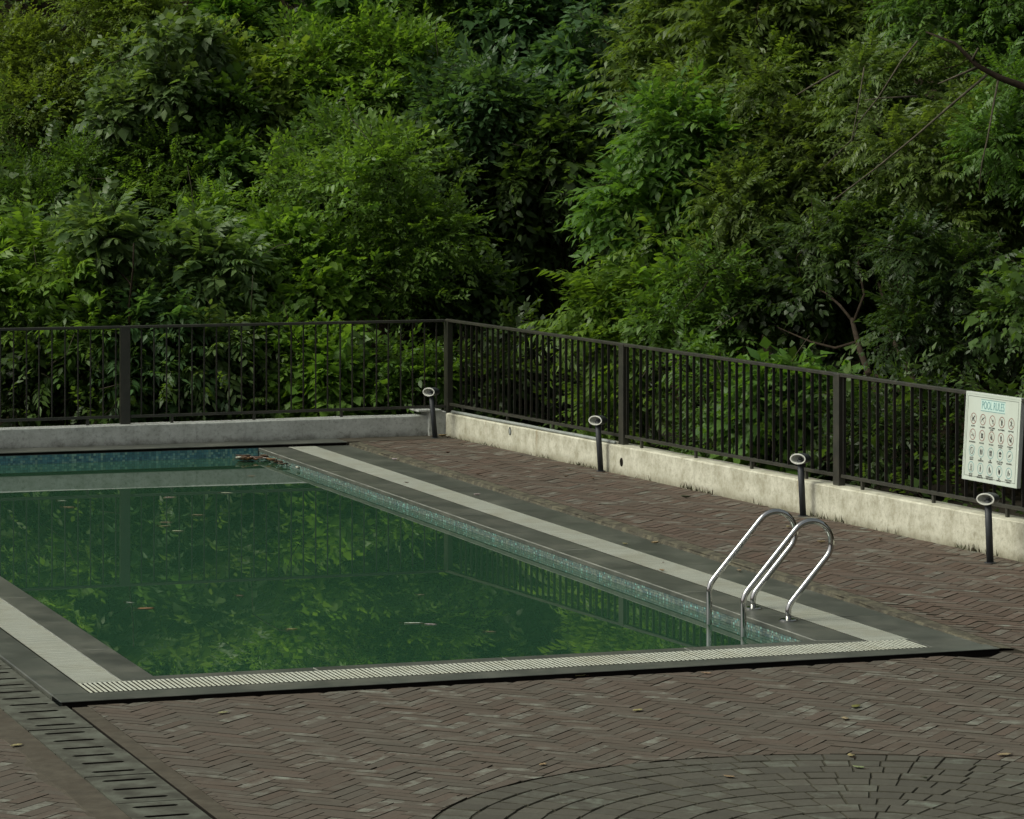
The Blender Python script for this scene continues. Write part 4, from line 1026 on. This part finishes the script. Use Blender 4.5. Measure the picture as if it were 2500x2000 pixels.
P("tree", "dim large leaved bough deep in the hollow behind the fence corner", "tree", 1330, 470, 140, 150, 44.6, ['droop', 'big', 'ovate'], 'low', .9, lobes=14, group=g_hill, droop=.45)
# bare trunks and branches of the leaning tree behind the sign
lt_base = PD(2256, 1215, 32.9); lt = empty("leaning_tree", lt_base, "leaning bare trunk with forked brown limbs behind the long railing", "tree", g_tr)
mb = MB(); mb.tube([PD(*q) for q in ((2256, 1215, 32.9), (2215, 1120, 33.4), (2165, 1000, 33.8), (2122, 915, 34.3), (2098, 850, 34.8), (2080, 780, 35.3))], [.05, .046, .042, .036, .030, .022], 10); mb.obj("trunk", M['bark'], lt, smooth=True)
for q in (((2080, 782, 35.3), (2050, 745, 35.6), (2015, 715, 35.9), (1960, 690, 36.3)), ((2092, 835, 34.9), (2040, 850, 35.2), (1980, 835, 35.5), (1900, 800, 36)),
          ((2083, 790, 35.2), (2110, 720, 35.5), (2095, 640, 35.8), (2110, 560, 36.2)), ((2120, 910, 34.3), (2180, 935, 34.0), (2210, 980, 33.8), (2240, 1050, 33.6))):
    mb = MB(); mb.tube([PD(*x) for x in q], [.017, .014, .010, .005], 8); mb.obj("branch", M['bark'], lt, smooth=True)
tb = PD(2265, 1060, 33.9); t2 = empty("slim_tree", tb, "slim dark upright trunk behind the railing between the leaning trunk and the sign", "tree", g_tr)
mb = MB(); mb.tube([PD(*q) for q in ((2265, 1060, 34.2), (2238, 940, 34.6), (2185, 840, 35.0), (2165, 760, 35.4), (2145, 690, 35.8))], [.036, .034, .028, .022, .015], 8); mb.obj("trunk", M['bark'], t2, smooth=True)
mb = MB(); mb.tube([PD(*q) for q in ((2165, 762, 35.4), (2200, 700, 35.5), (2225, 600, 35.7), (2228, 520, 36))], [.016, .013, .010, .006], 8); mb.obj("branch", M['bark'], t2, smooth=True)
bb = PD(2560, 260, 34.0); ob = empty("overhanging_bough", bb, "thick dark bough with long pale bare branches hanging before the leaves", "branch")
mb = MB(); mb.tube([PD(*q) for q in ((2600, 280, 34), (2500, 212, 34), (2440, 190, 34), (2385, 160, 34), (2330, 105, 34), (2260, 78, 34.1))], [.040, .036, .030, .024, .016, .008], 8); mb.obj("limb", M['bark'], ob, smooth=True)
for q, r_ in ((((2410, 183, 34), (2323, 256, 33.9), (2234, 334, 33.8), (2140, 410, 33.8), (2034, 490, 33.9)), .014), (((2437, 196, 34), (2425, 260, 33.95), (2412, 334, 33.9), (2397, 400, 33.9), (2390, 465, 33.9)), .012),
              (((2385, 165, 34), (2350, 180, 33.9), (2290, 205, 33.9)), .016), (((2372, 150, 34), (2388, 118, 33.9)), .016),
              (((2240, 100, 34), (2200, 150, 33.9), (2143, 240, 33.9), (2095, 300, 33.9), (2080, 345, 33.9)), .010), (((2050, 172, 34), (1990, 205, 34), (1945, 232, 34)), .013),
              (((2240, 235, 34), (2150, 240, 34), (2110, 245, 34)), .010), (((2110, 165, 33.9), (2095, 260, 33.9), (2080, 340, 33.9), (2000, 420, 34)), .008)):
    mb = MB(); mb.tube([PD(*x) for x in q], [r_ * (1 - .55 * i / (len(q) - 1)) for i in range(len(q))], 7); mb.obj("branch", M['bark_pale'], ob, smooth=True)

# loose undergrowth covering the soil of the slope
pts_ = []; nr_ = []
while len(pts_) < 6200:
    x = R_(-9.5, 13); y = R_(29, 53); d = hill_d(x, y)
    if d < .5 or d > 11: continue
    if ((x - .35) / 1.4) ** 2 + ((y - 43.5) / 3) ** 2 < 1 and random.random() < .45: continue
    px_, py_ = proj(Vector((x, y, hill_h(x, y))))
    if not (-250 < px_ < 3700 and py_ > -700): continue
    pts_.append((x, y, hill_h(x, y) + R_(0, 1.3) ** 1.5)); nr_.append((R_(-.4, .4), -.6, .7))
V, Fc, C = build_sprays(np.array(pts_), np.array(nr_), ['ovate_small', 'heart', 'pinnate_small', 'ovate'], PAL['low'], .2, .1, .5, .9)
o = bpy.data.objects.new("slope_undergrowth", to_mesh("slope_undergrowth", V, Fc, C, M['leaf'], (0, 0, 0))); COL.objects.link(o); tag(o, "tangled dark undergrowth covering the slope between the shrubs", None, None, "stuff")
print("leaf triangles", TRI[0])

# weeds and moss along the foot of the cream wall
mb = MB()
for i in range(900):
    s_w = R_(.3, 12) ; 
    if math.sin(s_w * 2.3) + math.sin(s_w * 5.1 + 1) < R_(-.2, 1.4): continue
    b_ = rw(s_w, -R_(.0, .035), .03); h_ = R_(.012, .06) * (1.3 if s_w > 5 else .8); a = R_(0, 6.28); w_ = R_(.003, .007)
    t_ = b_ + Vector((R_(-.025, .025), R_(-.025, .025), h_)); px_ = Vector((math.cos(a), math.sin(a), 0)) * w_
    mb.add([b_ - px_, b_ + px_, t_], [(0, 1, 2)], tint=random.choice(((.06, .075, .025), (.05, .055, .02), (.09, .08, .04), (.045, .035, .02))))
tag(mb.obj("wall_foot_weeds", M['dry_leaf']), "sparse weeds and dry grass at the foot of the cream wall", None, None, "stuff")

# ------------------------------------------------------------------ fallen leaves
LEAFC = {'tan': (.30, .22, .12), 'brown': (.085, .048, .026), 'orange': (.28, .13, .05), 'white': (.50, .49, .40), 'yellow': (.26, .25, .10), 'green': (.22, .32, .12), 'olive': (.12, .12, .02), 'darkgreen': (.035, .05, .02)}
def fallen(px, py, z, size, col, label, group, curl=.35, asp=.5, yaw=None, thin=False):
    c = G(px, py, z); mb = MB(); L, Wd = size, size * asp; st = [(0, .05), (.2, .75), (.5, 1.0), (.78, .65), (1, .04)]
    yaw = R_(0, 6.28) if yaw is None else yaw; tw = R_(-.3, .3); vs_ = []
    for t_, w_ in st:
        for sd in (-1, 0, 1):
            lx = (t_ - .5) * L; ly = sd * w_ * Wd / 2
            lz = (abs(sd) * w_ * Wd * .5 * curl + curl * L * .5 * (t_ - .5) ** 2 * 2 + tw * ly * (t_ - .5)) if not thin else .001 * abs(sd)
            vs_.append(c + Vector((lx * math.cos(yaw) - ly * math.sin(yaw), lx * math.sin(yaw) + ly * math.cos(yaw), lz + .003)))
    mb.add(vs_, [(i * 3 + a, i * 3 + a + 3, i * 3 + a + 4, i * 3 + a + 1)[::-1] for i in range(4) for a in (0, 1)], tint=tuple(x * R_(.85, 1.15) for x in LEAFC[col]))
    mb.tube([c + Vector((-L * .5 * math.cos(yaw), -L * .5 * math.sin(yaw), .004)), c + Vector((-L * .75 * math.cos(yaw + tw), -L * .75 * math.sin(yaw + tw), .006))], .0012, 4, tint=LEAFC['brown'])
    o = mb.obj("fallen_leaf", M['dry_leaf'], org=c, smooth=True); s = o.modifiers.new("thickness", 'SOLIDIFY'); s.thickness = .0006
    tag(o, label, "leaf", group)
gb, gd, gwt, gp = "fallen leaves on the brick paving", "fallen leaves on the pool edge", "leaves floating on the pool water", "leaf litter gathered in the far pool corner"
ZF = -.028
for q in ((545, 1743, ZF, .085, 'yellow', "pale yellow leaf on the bricks near the drain curb"), (691, 1689, ZF, .05, 'green', "tiny greenish leaf under the near pool edge above the drain"),
          (1417, 1652, ZF, .075, 'yellow', "yellowish leaf against the near pool edge, half way along"), (1557, 1737, ZF, .09, 'yellow', "yellow green leaf lying on the bricks just above the grey paver circle"),
          (1724, 1646, ZF, .085, 'tan', "tan leaf on the bricks near the pool edge below the ladder"), (1326, 1869, ZF, .07, 'tan', "tan leaf at the rim of the grey paver circle"),
          (1780, 1899, ZF, .08, 'tan', "curled tan leaf on the grey pavers beside the pale green leaf"), (2089, 1728, ZF, .11, 'olive', "olive green curved leaf on the bricks, the greenest of all"),
          (2063, 1757, ZF, .09, 'tan', "pale dry leaf just below the olive green leaf"), (2078, 1847, ZF, .085, 'tan', "thin curled tan leaf on the upper rows of grey pavers"),
          (2096, 1876, ZF, .085, 'green', "pale green leaf on the grey paver circle"), (2451, 1846, ZF, .10, 'tan', "tan leaf at the outer side of the paver circle"), (2258, 1900, ZF, .04, 'darkgreen', "tiny dark green leaf on the grey pavers"),
          (40, 1823, -.028, .09, 'tan', "dry leaf on the mortar strip beside the drain")):
    fallen(*q, gb)
for q in ((1094, 1107, .032, .085, 'brown', "brown leaf on the bricks beyond the far end of the pool"), (1167, 1160, .032, .09, 'brown', "brown leaf on the bricks beside the long edging strip"), (1382, 1165, .032, .06, 'brown', "small brown leaf near the second bollard light"),
          (1391, 1149, .032, .05, 'tan', "small tan leaf just short of the second bollard light"), (1448, 1171, .032, .085, 'brown', "upright brown leaf at the foot of the second bollard light"), (1675, 1216, .032, .10, 'darkgreen', "dark green crumpled leaf between the ladder and the cream wall"),
          (1924, 1289, .032, .075, 'tan', "tan leaf seen through the loops of the ladder"), (2005, 1326, .032, .085, 'tan', "tan leaf on the bricks just past the ladder"), (2150, 1319, .032, .085, 'brown', "dark brown crumpled leaf before the cream wall near the sign"),
          (2147, 1361, .032, .04, 'brown', "tiny brown leaf on the bricks between ladder and sign"), (1617, 1287, .032, .04, 'brown', "tiny dark leaf on the bricks behind the ladder tops"),
          (1058, 1068, .032, .10, 'brown', "brown leaf at the foot of the corner bollard light"), (1080, 1066, .032, .11, 'tan', "upright tan leaf beside the corner bollard light"), (1093, 1069, .032, .07, 'brown', "small brown leaf near the wall corner")):
    fallen(*q, gb, curl=.7)
for q in ((963, 1124, .0, .09, 'white', "pale leaf on the dark slab at the far part of the grating"), (1165, 1210, .0, .075, 'white', "pale leaf beside the middle of the long grating"), (993, 1180, .004, .05, 'brown', "small brown leaf lying on the long grating"),
          (1526, 1331, .0, .075, 'tan', "curled dull leaf at the outer side of the long grating"), (1600, 1328, .003, .085, 'tan', "tan crumpled leaf by the rough edging strip"), (1616, 1395, .004, .065, 'tan', "tan leaf on the toothed rim of the long grating"),
          (1619, 1375, .004, .03, 'brown', "dark speck of leaf on the long grating"), (1773, 1382, .0, .055, 'green', "green curled leaf beside the ladder loop"), (1805, 1396, .0, .075, 'tan', "tan leaf between the ladder loops")):
    fallen(*q, gd, curl=.7)
WZ = WATER_Z + .001
for q in ((357, 1486, .13, 'orange', "orange leaf afloat near the pool corner by the drain"), (318, 1472, .07, 'white', "white flake beside the orange floating leaf"), (712, 1537, .09, 'tan', "single tan leaf afloat near the near coping"),
          (1010, 1522, .14, 'white', "long white streak of leaf afloat in the middle of the pool"), (1052, 1525, .10, 'white', "white leaf at the end of the long floating streak"), (1198, 1543, .08, 'tan', "tan leaf afloat towards the ladder side"),
          (586, 1455, .06, 'tan', "small tan leaf afloat left of the pool middle".replace("left of", "short of")), (836, 1179, .13, 'orange', "orange leaf afloat against the pale mosaic wall"), (1033, 1252, .10, 'orange', "orange leaf afloat beside the mosaic further along"),
          (415, 1215, .13, 'white', "pale sliver afloat in the wall's reflection"), (554, 1204, .12, 'white', "white curled leaf afloat at the edge of the wall's reflection"), (405, 1276, .12, 'tan', "upper one of two tan slivers afloat together"),
          (403, 1285, .11, 'tan', "lower one of two tan slivers afloat together"), (434, 1297, .11, 'white', "bright sliver just below the two tan slivers"), (485, 1258, .13, 'tan', "thin arched leaf afloat above the tan slivers"),
          (615, 1163, .08, 'orange', "reddish leaf afloat in the grey reflection of the far wall"), (169, 1239, .13, 'tan', "tan sliver afloat toward the outer side of the pool"), (152, 1223, .09, 'white', "pale sliver afloat above the outermost tan one"), (1028, 1453, .06, 'tan', "faint tan leaf afloat in the middle reflections")):
    fallen(q[0], q[1], WZ, q[2], q[3], q[4], gwt, curl=.2, asp=.28 if q[3] in ('white', 'tan') else .5, thin=True, yaw=R_(-.4, .4))
for i in range(32):
    t_ = random.random(); px_ = 575 + t_ * 175 + R_(-6, 6); py_ = (1122.5 - 2 * math.sin(t_ * 3) if t_ < .45 else 1121 + (t_ - .45) * 48) + R_(-2.5, 4)
    fallen(px_, py_, WZ + R_(0, .02), R_(.11, .19), (cc := random.choice(('brown', 'brown', 'orange', 'tan', 'white', 'brown'))), {'brown': 'dark brown', 'orange': 'rusty', 'tan': 'tan', 'white': 'bleached'}[cc] + ' dry leaf in the floating drift at the far pool corner', gp, curl=R_(.3, .9), asp=R_(.35, .6))
